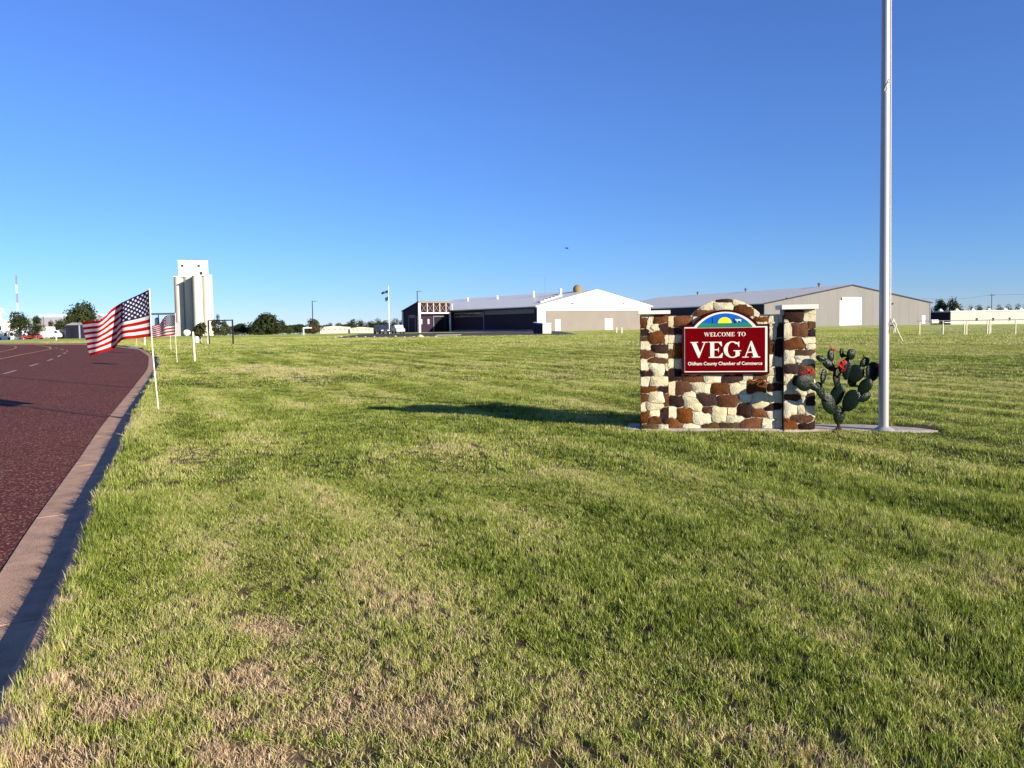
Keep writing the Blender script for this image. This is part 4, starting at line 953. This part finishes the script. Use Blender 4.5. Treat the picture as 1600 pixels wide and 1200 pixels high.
for xa_, xb_, za_, zb_ in ((-.6, BW/2, BE-.6*bs, BR), (BW/2, BW+.6, BR, BE-.6*bs)):
    MB().add([(xa_,-.19,za_-.12),(xb_,-.19,zb_-.12),(xb_,-.19,zb_+.24),(xa_,-.19,za_+.24),(xa_,-.153,za_-.12),(xb_,-.153,zb_-.12),(xb_,-.153,zb_+.24),(xa_,-.153,za_+.24)],
             [(0,1,2,3),(7,6,5,4),(0,4,5,1),(1,5,6,2),(2,6,7,3),(3,7,4,0)]).build('rake_trim', m_barndark, barn)
# long pale building at right
wz = Hz(131, 230); c0 = P(1485.5, 500, 228)
lb = empty('long_building', (c0.x, c0.y, Hz(c0.x, c0.y)), R(4), label='long pale flat-roofed building behind the pipe fence at far right', cat='building')
LL, LH = 62, 3.75
MB().box(0, LL, 0, 10, -.3, LH).build('wall', M('pale_wall', (.50,.52,.42), .7, .05, .3), lb)
MB().box(-.06, -.003, .3, 9.9, -.3, LH-.1).build('shade_end', m_plum, lb)  # dark slab puts the end wall's shade into the colour
MB().box(-.3, LL+.3, -.3, 10.3, LH+.003, LH+.28).build('roof', m_cap, lb)
for x in range(0, 60, 6):
    if x: MB().box(x-.05, x+.05, -.05, -.003, -.3, LH).build('wall_rib', m_cap, lb)
for px in (1528, 1555, 1582, 1609, 1636):
    x = P(px, 500, 228).x-c0.x; w = MB().box(x-.3, x+.3, -.07, -.003, .9, 1.8).build('window', m_glass, lb); MB().box(x-.36, x+.36, -.10, -.003, .8, .897).build('sill', m_cap, lb)
for px in (1460, 1489, 1516, 1543, 1570, 1597, 1624):
    x = P(px, 500, 228).x-c0.x; MB().cyl(x, 6, LH+.283, LH+1.0, .9, .25, 8).build('roof_vent', m_white, lb, smooth=True)
# stock tank / propane tank and trailer beside the barn
b = P(1460, 504, 190); e = empty('propane_tank', (b.x, b.y, Hz(b.x, b.y)), 0, label='white propane tank on legs at the right end of the barn', cat='tank')
MB().tube([(-1.0,0,.8),(-.85,0,.8),(.85,0,.8),(1.0,0,.8)], [.3,.5,.5,.3], 16).build('vessel', m_white, e, smooth=True)
for x in (-.6, .6): MB().box(x-.06, x+.06, -.3, .3, -.1, .4).build('leg', m_grey, e)

# ------------------------------------------------------------------ pipe fence
fy = 66.0
def fx(px): return P(px, 500, fy).x
fz = Hz(60, fy)
fe = empty('pipe_fence', (fx(1437), fy, 0), 0, label='pipe rail and mesh fence with pale posts at the right edge of the lawn', cat='fence')
F0 = fx(1437); FHt = 1.28
pp = [1437, 1473.5, 1507, 1510.5, 1543, 1546.5, 1587, 1622, 1660, 1700, 1740]
for px in pp:
    x = fx(px)-F0; z = Hz(fx(px), fy); MB().cyl(x, 0, z-.1, z+FHt-.03, .045, .045, 10).build('post', m_stick, fe, smooth=True)
x = fx(1578)-F0; MB().cyl(x*1.09+1.4, 6, fz-.1, fz+FHt+.1, .045, .045, 10).build('post', m_stick, fe, smooth=True)
MB().tube([(-.2,0,fz+FHt),(fx(1740)-F0,0,fz+FHt)], .035, 8).build('top_rail', m_grey, fe, smooth=True)
MB().tube([(fx(1475)-F0,-.08,fz+FHt-.16),(fx(1508)-F0,-.08,fz+FHt-.16)], .035, 8).build('gate_rail', m_white, fe, smooth=True)
MB().tube([(fx(1512)-F0,-.08,fz+FHt-.14),(fx(1540)-F0,-.08,fz+FHt-.14)], .03, 8).build('gate_rail', m_white, fe, smooth=True)
q = MB(); L_ = fx(1740)-F0; k = 0; x = 0
while x < L_:
    for s in (1, -1):
        a_, b_ = (x, 0, fz+.03), (x+s*1.15, 0, fz+FHt-.06)
        if 0 <= b_[0] <= L_: q.add([(a_[0],.02,a_[2]),(a_[0]+.008,.02,a_[2]),(b_[0]+.008,.02,b_[2]),(b_[0],.02,b_[2])], [(0,1,2,3)])
    x += .11
q.build('wire_mesh', m_grey, fe, kind='stuff')

# ------------------------------------------------------------------ street lamps, far flagpole, utility pole, masts
def lamp(px, d, top, arm, label):
    b = P(px, 510, d); z = Hz(b.x, b.y); h = P(px, top, d).z-z
    e = empty('street_lamp', (b.x, b.y, z), 0, label=label, cat='street lamp')
    MB().tube([(0,0,-.1),(0,0,h)], [.14,.10], 10).build('pole', m_black, e, smooth=True)
    MB().box(.1, arm, -.06, .06, h-.15, h-.03).build('arm', m_black, e); MB().box(arm+.003, arm+.7, -.2, .2, h-.22, h-.02).build('lamp_head', m_grey, e)
lamp(653, 192, 454.5, .5, 'dark lamp post rising behind the lattice entrance canopy')
lamp(489, 198, 470, .5, 'dark lamp post standing among the far trees left of the buildings')
b = G(608.5, 521.5); e = empty('school_flagpole', (b.x, b.y, Hz(b.x, b.y)), 0, label='white flagpole with two small flags beside the parked car', cat='flagpole')
k_ = b.y/F; MB().tube([(0,0,-.1),(0,0,75*k_)], [.09,.05], 10).build('pole', m_white, e, smooth=True)
def cloth(pts, mat, nm, par):
    n_ = 8; vs = []
    for i in range(n_+1):
        u = i/n_
        for w in (0, 1): 
            a_ = Vector(pts[0]).lerp(Vector(pts[1]), u) if w == 0 else Vector(pts[3]).lerp(Vector(pts[2]), u)
            vs.append(a_+Vector((0, .15*math.sin(u*7), 0)))
    MB().add(vs, [(2*i, 2*i+1, 2*i+3, 2*i+2) for i in range(n_)]).build(nm, mat, par, smooth='all')
cloth([(-.1,0,68.5*k_),(-1.4,0,64.5*k_),(-1.3,0,61.5*k_),(-.1,0,64*k_)], m_navy, 'upper_flag', e)
cloth([(-.1,0,58.5*k_),(-.7,0,56*k_),(-.6,0,50*k_),(-.1,0,53*k_)], m_navy, 'lower_flag', e)
# utility pole and wire
m_pole = M('pole_wood', (.10,.08,.065), .9)
def upole(px, d, top, label):
    b = P(px, 500, d); z = Hz(b.x, b.y); h = P(px, top, d).z-z
    e = empty('utility_pole', (b.x, b.y, z), 0, label=label, cat='utility pole')
    MB().cyl(0, 0, -.2, h, .17, .12, 8).build('pole', m_pole, e, smooth=True); MB().box(-1.3, 1.3, -.16, -.125+.0, h-.75, h-.55).build('crossarm', m_pole, e)
    for x in (-1.1, 0.3, 1.1): MB().cyl(x, -.14, h-.547, h-.35, .05, .03, 6).build('insulator', m_grey, e)
    return Vector((b.x, b.y, z+h-.35))
u1 = upole(1549, 320, 459, 'wooden utility pole with crossarm above the far trees at right')
u2 = upole(1700, 300, 445, 'wooden utility pole with crossarm beyond the right edge')
u0 = P(1440, 466, 380)
for (a_, b_) in ((u1, u2), (u0, u1)):
    q = MB(); q.tube([a_.lerp(b_, k/10)+Vector((0, 0, -1.2*math.sin(math.pi*k/10))) for k in range(11)], .03, 4); q.build('overhead_wire', m_black, label='thin overhead power wire running right of the utility pole' if a_ is u1 else 'thin overhead power wire running left of the utility pole', cat='wire')
# radio mast, red and white bands
b = P(29.5, 520, 900); z = Hz(b.x, b.y); h = P(29.5, 430, 900).z-z
e = empty('radio_mast', (b.x, b.y, z), 0, label='tall banded lattice radio mast on the horizon at far left', cat='mast')
m_mr = M('mast_red', (.30,.16,.18), .7); m_mw = M('mast_white', (.62,.66,.72), .6)
for k in range(7):
    q = MB(); z0, z1 = h*k/7, h*(k+1)/7-.01
    c3_ = [(math.cos(a)*1.0, math.sin(a)*1.0) for a in (0, 2.09, 4.19)]
    for (x, y) in c3_: q.bar((x,y,z0),(x,y,z1),.22)
    nb = 6
    for j in range(nb):
        za, zb_ = z0+(z1-z0)*j/nb, z0+(z1-z0)*(j+1)/nb
        for i in range(3): q.bar((*c3_[i], za), (*c3_[(i+1) % 3], zb_), .12)
    q.build('mast_section', m_mr if k % 2 == 0 else m_mw, e)
# wind turbine
D_ = 1400; b = P(2.5, 520, D_); z = Hz(b.x, b.y); hub = P(2.5, 484, D_); hh = hub.z-z
e = empty('wind_turbine', (b.x, b.y, z), 0, label='white three-bladed wind turbine on the horizon at the left edge', cat='wind turbine')
MB().cyl(0, 0, 0, hh, 2.2, 1.3, 12).build('tower', m_white, e, smooth=True); MB().box(-1.6, 1.6, -2.5, 5, hh+.1, hh+3.2).build('nacelle', m_white, e)
for a in (-38, 88, 206):
    d_ = Vector((math.cos(R(a)), 0, math.sin(R(a)))); n_ = Vector((-d_.z, 0, d_.x)); c_ = Vector((0, -3.2, hh+1.6))
    MB().add([c_-n_*.9, c_+n_*.9, c_+d_*6+n_*1.5, c_+d_*21+n_*.2, c_+d_*21-n_*.2, c_+d_*6-n_*.5, c_-n_*.9+Vector((0,.6,0)), c_+n_*.9+Vector((0,.6,0)), c_+d_*6+n_*1.5+Vector((0,.4,0)), c_+d_*21+n_*.2+Vector((0,.1,0)), c_+d_*21-n_*.2+Vector((0,.1,0)), c_+d_*6-n_*.5+Vector((0,.4,0))],
             [(0,5,4,3,2,1),(6,7,8,9,10,11),(0,1,7,6),(1,2,8,7),(2,3,9,8),(3,4,10,9),(4,5,11,10),(5,0,6,11)]).build('blade', m_white, e)
MB().ball((0,-3.2,hh+1.6), 1.5, 10, 6).build('hub', m_white, e, smooth='all')

# ------------------------------------------------------------------ grain elevator
D_ = 450; b = P(304.5, 520, D_); z = Hz(b.x, b.y); s_ = D_/F
ztop = P(301, 433, D_).z-z; zh = P(301, 407.5, D_).z-z
ge_ = empty('grain_elevator', (b.x, b.y, z), R(21), label='tall white concrete grain elevator with headhouse on the left horizon', cat='grain elevator')
rc = 2.6
for i in range(6):                                     # front group, to the right: lit cylinders
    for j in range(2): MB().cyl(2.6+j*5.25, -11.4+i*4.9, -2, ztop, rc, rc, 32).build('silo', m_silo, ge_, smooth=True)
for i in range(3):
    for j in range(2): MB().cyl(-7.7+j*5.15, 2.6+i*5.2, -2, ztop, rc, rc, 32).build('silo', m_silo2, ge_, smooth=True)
MB().box(.1, 10.3, -11.0, 12, -2, ztop-.3).build('bin_block', m_silo, ge_)
MB().box(-10.2, -.003+.0, 3.0, 13.5, -2, ztop-.3).build('bin_block', m_silo, ge_)
MB().box(-10.4, .0, -.2, 15, ztop-.4+.403, ztop+.5).build('roof_slab', m_silo, ge_)
MB().box(.1, 10.5, -14.1, 12.9, ztop+.003, ztop+.5).build('roof_slab', m_silo, ge_)
hx0, hx1 = (281-301.5)*s_, (324-301.5)*s_
MB().box(hx0, hx1, 1.5, 12, ztop+.503, zh).build('headhouse', m_silo, ge_)
MB().box(hx0-.2, hx1+.2, 1.3, 12.2, zh+.003, zh+.4).build('headhouse_roof', m_silo, ge_)
for px in (287, 310.6): x = (px-301.5)*s_; MB().box(x-.7, x+.7, 1.35, 1.497, zh-3.4, zh-2.2).build('window', m_glass, ge_)
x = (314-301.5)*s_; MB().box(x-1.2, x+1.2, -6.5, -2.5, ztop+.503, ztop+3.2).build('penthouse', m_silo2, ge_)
MB().box(x-.7, x+.7, -6.56, -6.503, ztop+1.0, ztop+2.6).build('opening', m_glass, ge_)
for x in (-2, 1.5, 3): MB().cyl(x, 6, zh+.403, zh+2, .3, .3, 8).build('roof_vent', m_grey, ge_, smooth=True)
for x, y in ((-10, .2), (-6, .0), (4, -13), (9.5, -13)): MB().box(x-.06, x+.06, y-.06, y+.06, ztop+.503, ztop+2.0).build('railing_post', m_grey, ge_)
MB().bar((-10.3, .6, 0), (-10.3, .6, ztop), .35).build('ladder_cage', m_grey, ge_)
# long conveyor bridge to the left, with supports and storage behind
cv = empty('grain_conveyor', (b.x, b.y+18, z), 0, label='long white overhead conveyor bridge running left from the grain elevator', cat='conveyor')
k2 = (D_+18)/F; zc = P(150, 493.5, D_+18).z-z; xa, xb = (42-301.5)*k2, (276-301.5)*k2
MB().box(xa, xb, -1, 1, zc, zc+1.1).build('bridge', m_silo, cv)
for x in np.arange(xa+2, xb, 14): q = MB(); q.bar((x-.8,0,-2),(x,0,zc-.003),.35); q.bar((x+.8,0,-2),(x+.001,0,zc-.003),.35); q.build('support', m_grey, cv)
m_far = M('far_grey_wall', (.36,.34,.37), .8, .08, .1)
def block(px0, px1, ytop, d, dep, mat, label, roofm=None, name='storage_building', gable=0, zoff=0, cat='building'):
    a_ = P(px0, 515, d); c_ = P(px1, 515, d); z_ = min(Hz(a_.x, d), Hz(c_.x, d+dep)); zt = P((px0+px1)/2, ytop, d).z-z_
    e_ = empty(name, (a_.x, d, z_), 0, label=label, cat=cat); w = c_.x-a_.x
    MB().box(0, w, 0, dep, -.3, zt).build('wall', mat, e_)
    if gable: q = MB(); q.prism([(-.15, zt+.003), (w+.15, zt+.003), (w/2, zt+gable)], -.2, dep+.2); q.build('roof', roofm or m_cap, e_)
    else: MB().box(-.15, w+.15, -.15, dep+.15, zt+.003, zt+.18).build('roof', roofm or m_cap, e_)
    return e_, w, zt
block(46, 157, 496.5, 500, 30, m_far, 'long low grey storage building under the conveyor bridge', m_far)
tz = P(245, 496, 470)
e = empty('storage_bin', (tz.x, 470, Hz(tz.x, 470)), 0, label='grey cylindrical storage bin left of the grain elevator', cat='bin')
hz_ = tz.z-Hz(tz.x, 470); MB().cyl(0, 0, -1, hz_-1, 1.3, 1.3, 16).build('drum', m_silo, e, smooth=True); MB().cyl(0, 0, hz_-.997, hz_, 1.35, .3, 16).build('roof_cone', m_grey, e, smooth=True)
block(252, 272, 504, 430, 8, m_far, 'low grey shed at the foot of the elevator, left side', m_far, gable=1.0)
t_ = P(292, 519, 300); e = empty('round_tank', (t_.x, 300, Hz(t_.x, 300)), R(15), label='white round-ended tank in front of the grain elevator base', cat='tank')
MB().tube([(0,-2.2,1.3),(0,-1.9,1.3),(0,-1.5,1.3),(0,2,1.3),(0,2.4,1.3)], [.3,.8,1.15,1.15,.5], 18).build('vessel', m_white, e, smooth=True)
for y in (-1, 1.4): MB().box(-.7, .7, y-.1, y+.1, -.3, .4).build('saddle', m_grey, e)

# ------------------------------------------------------------------ far left yard
e_, w, zt = block(103.5, 125, 508, 168, 4, M('navy_shed', (.018,.02,.05), .6), 'dark navy gabled shed between the trees and the nearest flag', M('shed_roof', (.30,.29,.30), .6), 'garden_shed', .55, cat='shed')
MB().box(w*.3, w*.62, -.05, -.003, 0, zt*.8).build('door', m_black, e_); MB().box(w-.25, w+.05, -.06, -.003, 0, zt).build('corner_strip', m_far, e_)  # pale corner strip puts the sunlit edge into the colour
e_, w, zt = block(88.5, 103, 516.5, 170, 3, m_far, 'small grey shed left of the dark navy shed', m_far, 'garden_shed', .25, cat='shed')
MB().box(w*.2, w*.8, -.05, -.003, 0, zt*.85).build('door', m_lilac, e_)
e_, w, zt = block(-8, 12, 504, 185, 6, m_white, 'tall white house at the left edge behind the white trailer', None, 'white_house', .6, cat='house')
MB().box(w*.35, w*.5, -.05, -.003, zt*.55, zt*.8).build('window', m_glass, e_)
e_, w, zt = block(-10, 22, 517, 168, 3, m_white, 'low white trailer at the left edge beyond the road', None, 'white_trailer', cat='trailer')
for f in (.15, .5, .8): MB().box(w*f, w*f+.6, -.05, -.003, zt*.45, zt*.8).build('window', m_glass, e_)
for f in (.3, .75): MB().tube([(w*f, -.15, .25), (w*f, -.01, .25)], .28, 12).build('wheel', m_black, e_)
# cream mobile homes
for px0, px1, yt, lab in ((500, 543, 511.2, 'long cream mobile home left, under the far tree line'), (547, 580, 512.8, 'shorter cream mobile home nearer to the parked car')):
    e_, w, zt = block(px0, px1, yt, 226, 4, M('cream_siding', (.68,.64,.50), .7, .05, .5), lab, None, 'mobile_home', .35, cat='mobile home')
    for f in (.12, .3, .52, .72, .88): MB().box(w*f, w*f+.5, -.05, -.003, zt*.5, zt*.8).build('window', m_far, e_)
e_, w, zt = block(617, 632, 511, 190, 4, M('pale_siding', (.6,.6,.6), .7), 'pale grey outbuilding just left of the entrance canopy', None, 'outbuilding', .4)
MB().box(w*.3, w*.5, -.05, -.003, 0, zt*.7).build('door', m_far, e_)

def car(px, d, rzz, bodym, label, kind='car', s=1.0, cat='car'):
    b = P(px, 515, d); e = empty('parked_'+kind, (b.x, d, Hz(b.x, d)), rzz, label=label, cat=cat); e.scale = (s, s, s)
    if kind == 'car': body = [(-2.25,.35),(2.25,.35),(2.3,.75),(2.15,.95),(1.15,1.05),(.45,1.55),(-1.2,1.62),(-2.05,1.15),(-2.3,.95)]; glass = [(1.0,1.06),(.42,1.49),(-1.15,1.55),(-1.9,1.12)]
    elif kind == 'pickup': body = [(-2.7,.45),(2.6,.45),(2.65,.95),(2.4,1.1),(1.35,1.2),(.75,1.8),(-.7,1.82),(-.9,1.15),(-2.7,1.15)]; glass = [(1.2,1.2),(.7,1.72),(-.6,1.74),(-.72,1.22)]
    else: body = [(-3.0,.45),(2.9,.45),(2.95,1.2),(2.55,1.4),(2.1,2.0),(1.5,2.1),(1.45,2.9),(-3.0,2.9)]; glass = [(2.45,1.4),(2.05,1.92),(1.6,1.92),(1.6,1.4)]
    MB().prism(body, -.88, .88).build('body', bodym, e)
    MB().prism(glass, -.90, .90).build('side_glass', m_glass, e)
    for x in (-1.45, 1.45):
        for y in (-.82, .82): w_ = MB().tube([(x, y-.12, .34), (x, y+.12, .34)], .34, 16).build('wheel', m_black, e, smooth=True); MB().tube([(x, y*1.0+math.copysign(.10, y), .34), (x, y+math.copysign(.13, y), .34)], .18, 10).build('rim', m_grey, w_)
    xf = max(p[0] for p in body)-.1
    for y in (-.6, .6): MB().box(xf, xf+.14, y-.18, y+.18, .62, .8).build('headlight', m_white, e)
    return e
car(596, 145, R(-62), M('car_navy', (.03,.035,.07), .3, spec=.6), 'dark blue car parked left of the flagpole at the building', 'car', 1.0)
car(622, 150, R(-70), M('car_silver', (.55,.55,.56), .3, spec=.6), 'silver pickup parked between the flagpole and the entrance canopy', 'pickup', .95, 'pickup truck')
car(50, 166, R(-155), M('car_red', (.38,.03,.035), .35, spec=.6), 'red car parked under the trees at far left', 'car', .85)
car(36, 172, R(-160), m_white, 'white pickup parked behind the leftmost big tree', 'pickup', .8, 'pickup truck')
car(74, 168, R(18), m_white, 'white box truck parked right of the red car', 'truck', .92, 'truck')

# dumpster by the white corner
b = G(849, 521.8); e = empty('dumpster', (b.x, b.y, Hz(b.x, b.y)), math.atan2(.5522, .8337), label='white-lidded waste container coloured dark on its shaded side and beige on its lit side at the building corner', cat='dumpster')
MB().add([(-.1,0,0),(1.35,0,0),(1.35,2.4,0),(-.1,2.4,0),(-.1,0,1.45),(1.35,0,1.45),(1.35,2.4,1.65),(-.1,2.4,1.65)], [(0,3,2,1),(4,5,6,7),(0,1,5,4),(1,2,6,5),(2,3,7,6),(3,0,4,7)]).build('bin_body', M('container_shaded', (.02,.025,.07), .5), e)  # dark blue puts the shaded side into the colour
MB().box(-.15, 1.4, -.06, -.003, .05, 1.4).build('lit_front', M('container_lit', (.50,.47,.40), .6), e)  # beige sheet puts the lit face into the colour
MB().add([(-.15,-.1,1.47),(1.4,-.1,1.47),(1.4,2.45,1.67),(-.15,2.45,1.67),(-.15,-.1,1.56),(1.4,-.1,1.56),(1.4,2.45,1.76),(-.15,2.45,1.76)], [(0,3,2,1),(4,5,6,7),(0,1,5,4),(1,2,6,5),(2,3,7,6),(3,0,4,7)]).build('lid', m_white, e)
for y in (.4, 1.2, 2.0): MB().box(-.18, -.103, y-.05, y+.05, .05, 1.4).build('rib', m_black, e)
# white frame near the trees
b = G(474.5, 523.5); e = empty('clothes_line_frame', (b.x, b.y, Hz(b.x, b.y)), 0, label='white post with a short top bar in front of the tree row', cat='frame')
hh = 10.5*b.y/F; MB().box(-.09, .09, -.09, .09, -.1, hh).build('post', m_white, e); MB().box(-.09, 1.6, -.08, .08, hh+.003, hh+.2).build('bar', m_white, e)
# bird
b = P(886, 388, 60); e = empty('bird', tuple(b), R(30), label='tiny dark bird flying in the open sky above the building', cat='bird')
MB().ball((0,0,0), (.13,.045,.045), 10, 6).build('body', m_black, e, smooth='all')
for s in (-1, 1): MB().add([(-.05,0,.02),(.05,0,.02),(.03,s*.16,.08),(-.06,s*.26,.04),(-.05,0,.03),(.05,0,.03),(.03,s*.16,.09),(-.06,s*.26,.05)], [(0,1,2,3),(7,6,5,4),(0,4,5,1),(1,5,6,2),(2,6,7,3),(3,7,4,0)]).build('wing', m_black, e)

# ------------------------------------------------------------------ trees
def leafmat(nm, a, c):
    ma = M(nm, a, .75, .2, 1.2, col2=c, spec=.2); n = ma.node_tree.nodes; l = ma.node_tree.links
    b = n['Principled BSDF']; t = n.new('ShaderNodeBsdfTranslucent'); s = n.new('ShaderNodeMixShader'); s.inputs[0].default_value = .2
    src = b.inputs['Base Color'].links[0].from_socket; l.new(src, t.inputs[0]); l.new(b.outputs[0], s.inputs[1]); l.new(t.outputs[0], s.inputs[2])
    l.new(s.outputs[0], [q for q in n if q.type == 'OUTPUT_MATERIAL'][0].inputs[0]); return ma
lf1 = leafmat('leaf_dark', (.036,.048,.015), (.018,.024,.009)); lf2 = leafmat('leaf_olive', (.07,.072,.022), (.035,.038,.014))
lf3 = leafmat('leaf_green', (.05,.068,.020), (.022,.032,.011)); lf4 = leafmat('leaf_rust', (.10,.058,.04), (.05,.028,.02))
def tree(px, d, w_px, top, mat, label, trunk=.22, lumps=9, dens=1.0, group=None, base=None, bushy=False, name='tree', hz=None, squash=1.0, cat=None):
    b = P(px, 515, d); z = Hz(b.x, d); k = d/F
    Wd = w_px*k; Ht = P(px, top, d).z-z
    e = empty(name, (b.x, d, z), 0, label=label, cat=cat or ('bush' if name == 'bush' else 'tree'), group=group)
    cb_ = Ht*(.02 if bushy else trunk)
    L_ = []
    for i in range(lumps):
        a = random.uniform(0, 6.28); r = math.sqrt(random.random())*.33
        f = random.random(); zz_ = cb_+(Ht-cb_)*(.22+.58*f); rs = (.17+.17*random.random())*(1-.30*f)
        L_.append((math.cos(a)*r*Wd*(1.15-.7*f), math.sin(a)*r*Wd*.8, zz_, Wd*rs, min((Ht-cb_)*.30, Wd*rs*1.1)*squash))
    L_.append((0, 0, Ht-(Ht-cb_)*.24, Wd*.24, (Ht-cb_)*.24)); L_.append((0, 0, cb_+(Ht-cb_)*.45, Wd*.34, (Ht-cb_)*.36))
    q = MB(); ls = max(.16, min(.42, Wd*.045)); vs = []; fs = []
    nl = int(200*dens)
    for (x, y, zc_, rx, rz_) in L_:
        for _ in range(nl):
            v = Vector((random.gauss(0,1), random.gauss(0,1), random.gauss(0,1))).normalized(); rr_ = random.uniform(.6, 1.0)+random.random()**3*.35
            c_ = Vector((x+v.x*rx*rr_, y+v.y*rx*rr_, max(cb_*.7+.1, zc_+v.z*rz_*rr_)))
            nrm = (v+Vector((random.gauss(0,.5), random.gauss(0,.5), random.gauss(0,.5)))).normalized()
            t1 = nrm.orthogonal().normalized()*ls*random.uniform(.5, 1.1); t2 = nrm.cross(t1).normalized()*ls*random.uniform(.4, .9)
            i0 = len(vs); vs += [c_-t1, c_-t2*.8, c_+t1, c_+t2]; fs.append((i0, i0+1, i0+2, i0+3))
    q.add(vs, fs); q.build('crown', mat, e)
    t = MB(); tr_ = max(.07, Wd*.035); t.tube([(0,0,-.3),(0.05,0,Ht*.3),(0,.05,Ht*.6)], [tr_, tr_*.7, tr_*.35], 7)
    for i in range(4): a = i*1.6+random.random(); t.tube([(0,0,Ht*.28),(math.cos(a)*Wd*.15, math.sin(a)*Wd*.15, Ht*.5),(math.cos(a)*Wd*.25, math.sin(a)*Wd*.25, Ht*.68)], [tr_*.5, tr_*.3, tr_*.12], 5)
    t.build('trunk', m_bark, e, smooth=True)
    return e
tree(31, 160, 36, 487, lf1, 'leftmost big dark round tree above the white trailer', .15, 10)
tree(58, 164, 24, 493, lf1, 'round dark tree above the red car, right of the leftmost one', .2, 7)
tree(80, 200, 16, 500, lf4, 'reddish leafed tree above the white box truck', .2, 5)
tree(95, 190, 24, 499, lf1, 'dark tree above the small grey shed', .15, 6)
tree(131, 215, 62, 476, lf3, 'tall uneven tree behind the navy shed, left of the nearest flag', .1, 13, 1.0)
tree(110, 205, 24, 490, lf3, 'lower tree between the tall uneven tree and the grey shed', .1, 6)
tree(312.5, 76, 26, 506, lf2, 'small round-headed tree beside the black metal frame', .42, 8, .8)
for i_, (px, top, w) in enumerate(((334, 498, 18), (341, 490, 12), (350, 500, 16))): tree(px, 150, w, top, lf2, ['low ragged shrub left part, below the elevator', 'tallest spiky shrub right of the elevator', 'ragged shrub seen inside the black frame'][i_], .05, 5, .6, name='bush', bushy=True)
tree(378, 195, 30, 505, lf1, 'low dark tree left of the big dome-shaped tree', .1, 7)
tree(419, 190, 54, 489, lf1, 'biggest dome-shaped dark tree in the middle distance', .06, 16, 1.2, bushy=True)
tree(441, 192, 18, 500, lf3, 'lighter tree at the right flank of the dome-shaped tree', .1, 6)
tree(407, 172, 13, 515, lf1, 'small dark bush in front of the dome-shaped tree', .05, 5, .6, name='bush', bushy=True)
tree(449, 180, 22, 509, lf3, 'low green bush right of the dome-shaped tree', .05, 6, .8, name='bush', bushy=True)
tree(470, 230, 26, 507, lf1, 'low dark tree behind the white post and bar', .1, 6)
tree(491, 205, 28, 499, lf2, 'olive tree around the left lamp post', .1, 8)
tree(489, 190, 26, 509, lf4, 'rust tinted shrub at the foot of the left lamp post', .05, 6, .7, name='bush', bushy=True)
xs = [(516,504,12),(530,505,16),(545,503,14),(553,498,16),(566,501,18),(580,501,16),(590,497,16),(603,500,16),(616,498,16),(628,500,16)]
for i, (px, top, w) in enumerate(xs):
    tree(px, 262+random.uniform(-10, 25), w+6, top, random.choice([lf1, lf2, lf3]), 'dark tree in the far row behind the mobile homes, %s from the left' % ['first','second','third','fourth','fifth','sixth','seventh','eighth','ninth','tenth'][i], .05, 6, .6, group='trees in the far row behind the mobile homes', bushy=True)
for px, top, w in ((368,512,14),(455,511,14)): tree(px, 260, w, top, lf1, ('faint low tree at the left of the dome-shaped tree group' if px < 400 else 'faint low tree behind the green bush'), .05, 5, .5, bushy=True)
tree(1468, 262, 30, 466.5, lf3, 'left of the two green trees behind the barn corner', .1, 9)
tree(1488, 258, 30, 465, lf3, 'right of the two green trees behind the barn corner', .1, 9)
for i, (px, top, w) in enumerate(((1516,476,18),(1528,474.5,20),(1545,477,16),(1560,475,18),(1575,474,20),(1590,474,20),(1604,471,22),(1625,473,24))):
    tree(px, 300+random.uniform(-6, 15), w, top, lf1, 'dark distant tree above the long pale building roof, %s from the barn side' % ['first','second','third','fourth','fifth','sixth','seventh','eighth'][i], .1, 6, .6, group='distant trees above the long pale building', bushy=True)
# low far woodland that closes the horizon
q = MB(); vs = []; fs = []
for k in range(26000):
    a = random.uniform(-40, 40); d = random.uniform(560, 700); x = d*math.sin(R(a)); y = d*math.cos(R(a))
    h = (2.0+5.5*float(vnoise(np.array([a*1.7]), np.array([3.0]), 5)[0]))*random.random()**.6
    c_ = Vector((x, y, Hz(x, y)+h)); t1 = Vector((random.uniform(-1,1), random.uniform(-.6,.6), random.uniform(-.6,.6))).normalized()*random.uniform(.5,1.1); t2 = t1.orthogonal().normalized()*random.uniform(.4,.9)
    i0 = len(vs); vs += [c_-t1, c_-t2, c_+t1, c_+t2]; fs.append((i0, i0+1, i0+2, i0+3))
q.add(vs, fs); q.build('far_woodland', lf1, kind='stuff', label='low dark woodland strip along the flat horizon', cat='woodland')
# weeds leaning over the kerb
m_weed = M('dry_weed', (.38,.33,.16), .9)
for px, py, lab in ((186, 690, 'nearest'), (176, 668, 'middle'), (160, 655, 'farthest')):
    b = G(px, py); e = MB()
    for _ in range(14):
        a = random.uniform(0, 6.28); L_ = random.uniform(.12, .3); d_ = Vector((math.cos(a)-.5, math.sin(a), random.uniform(.5, 1.3))).normalized()
        e.tube([(0,0,-.01), tuple(d_*L_*.6), tuple(d_*L_+Vector((0,0,-.04)))], [.003,.0025,.001], 4)
    xk = float(kx(b.y)); o = e.build('weed', m_weed, label='dry wiry weed tuft hanging over the kerb edge, %s of three' % lab, cat='weed', group='weeds hanging over the kerb'); o.location = (xk+.02, b.y, Hz(xk, b.y))
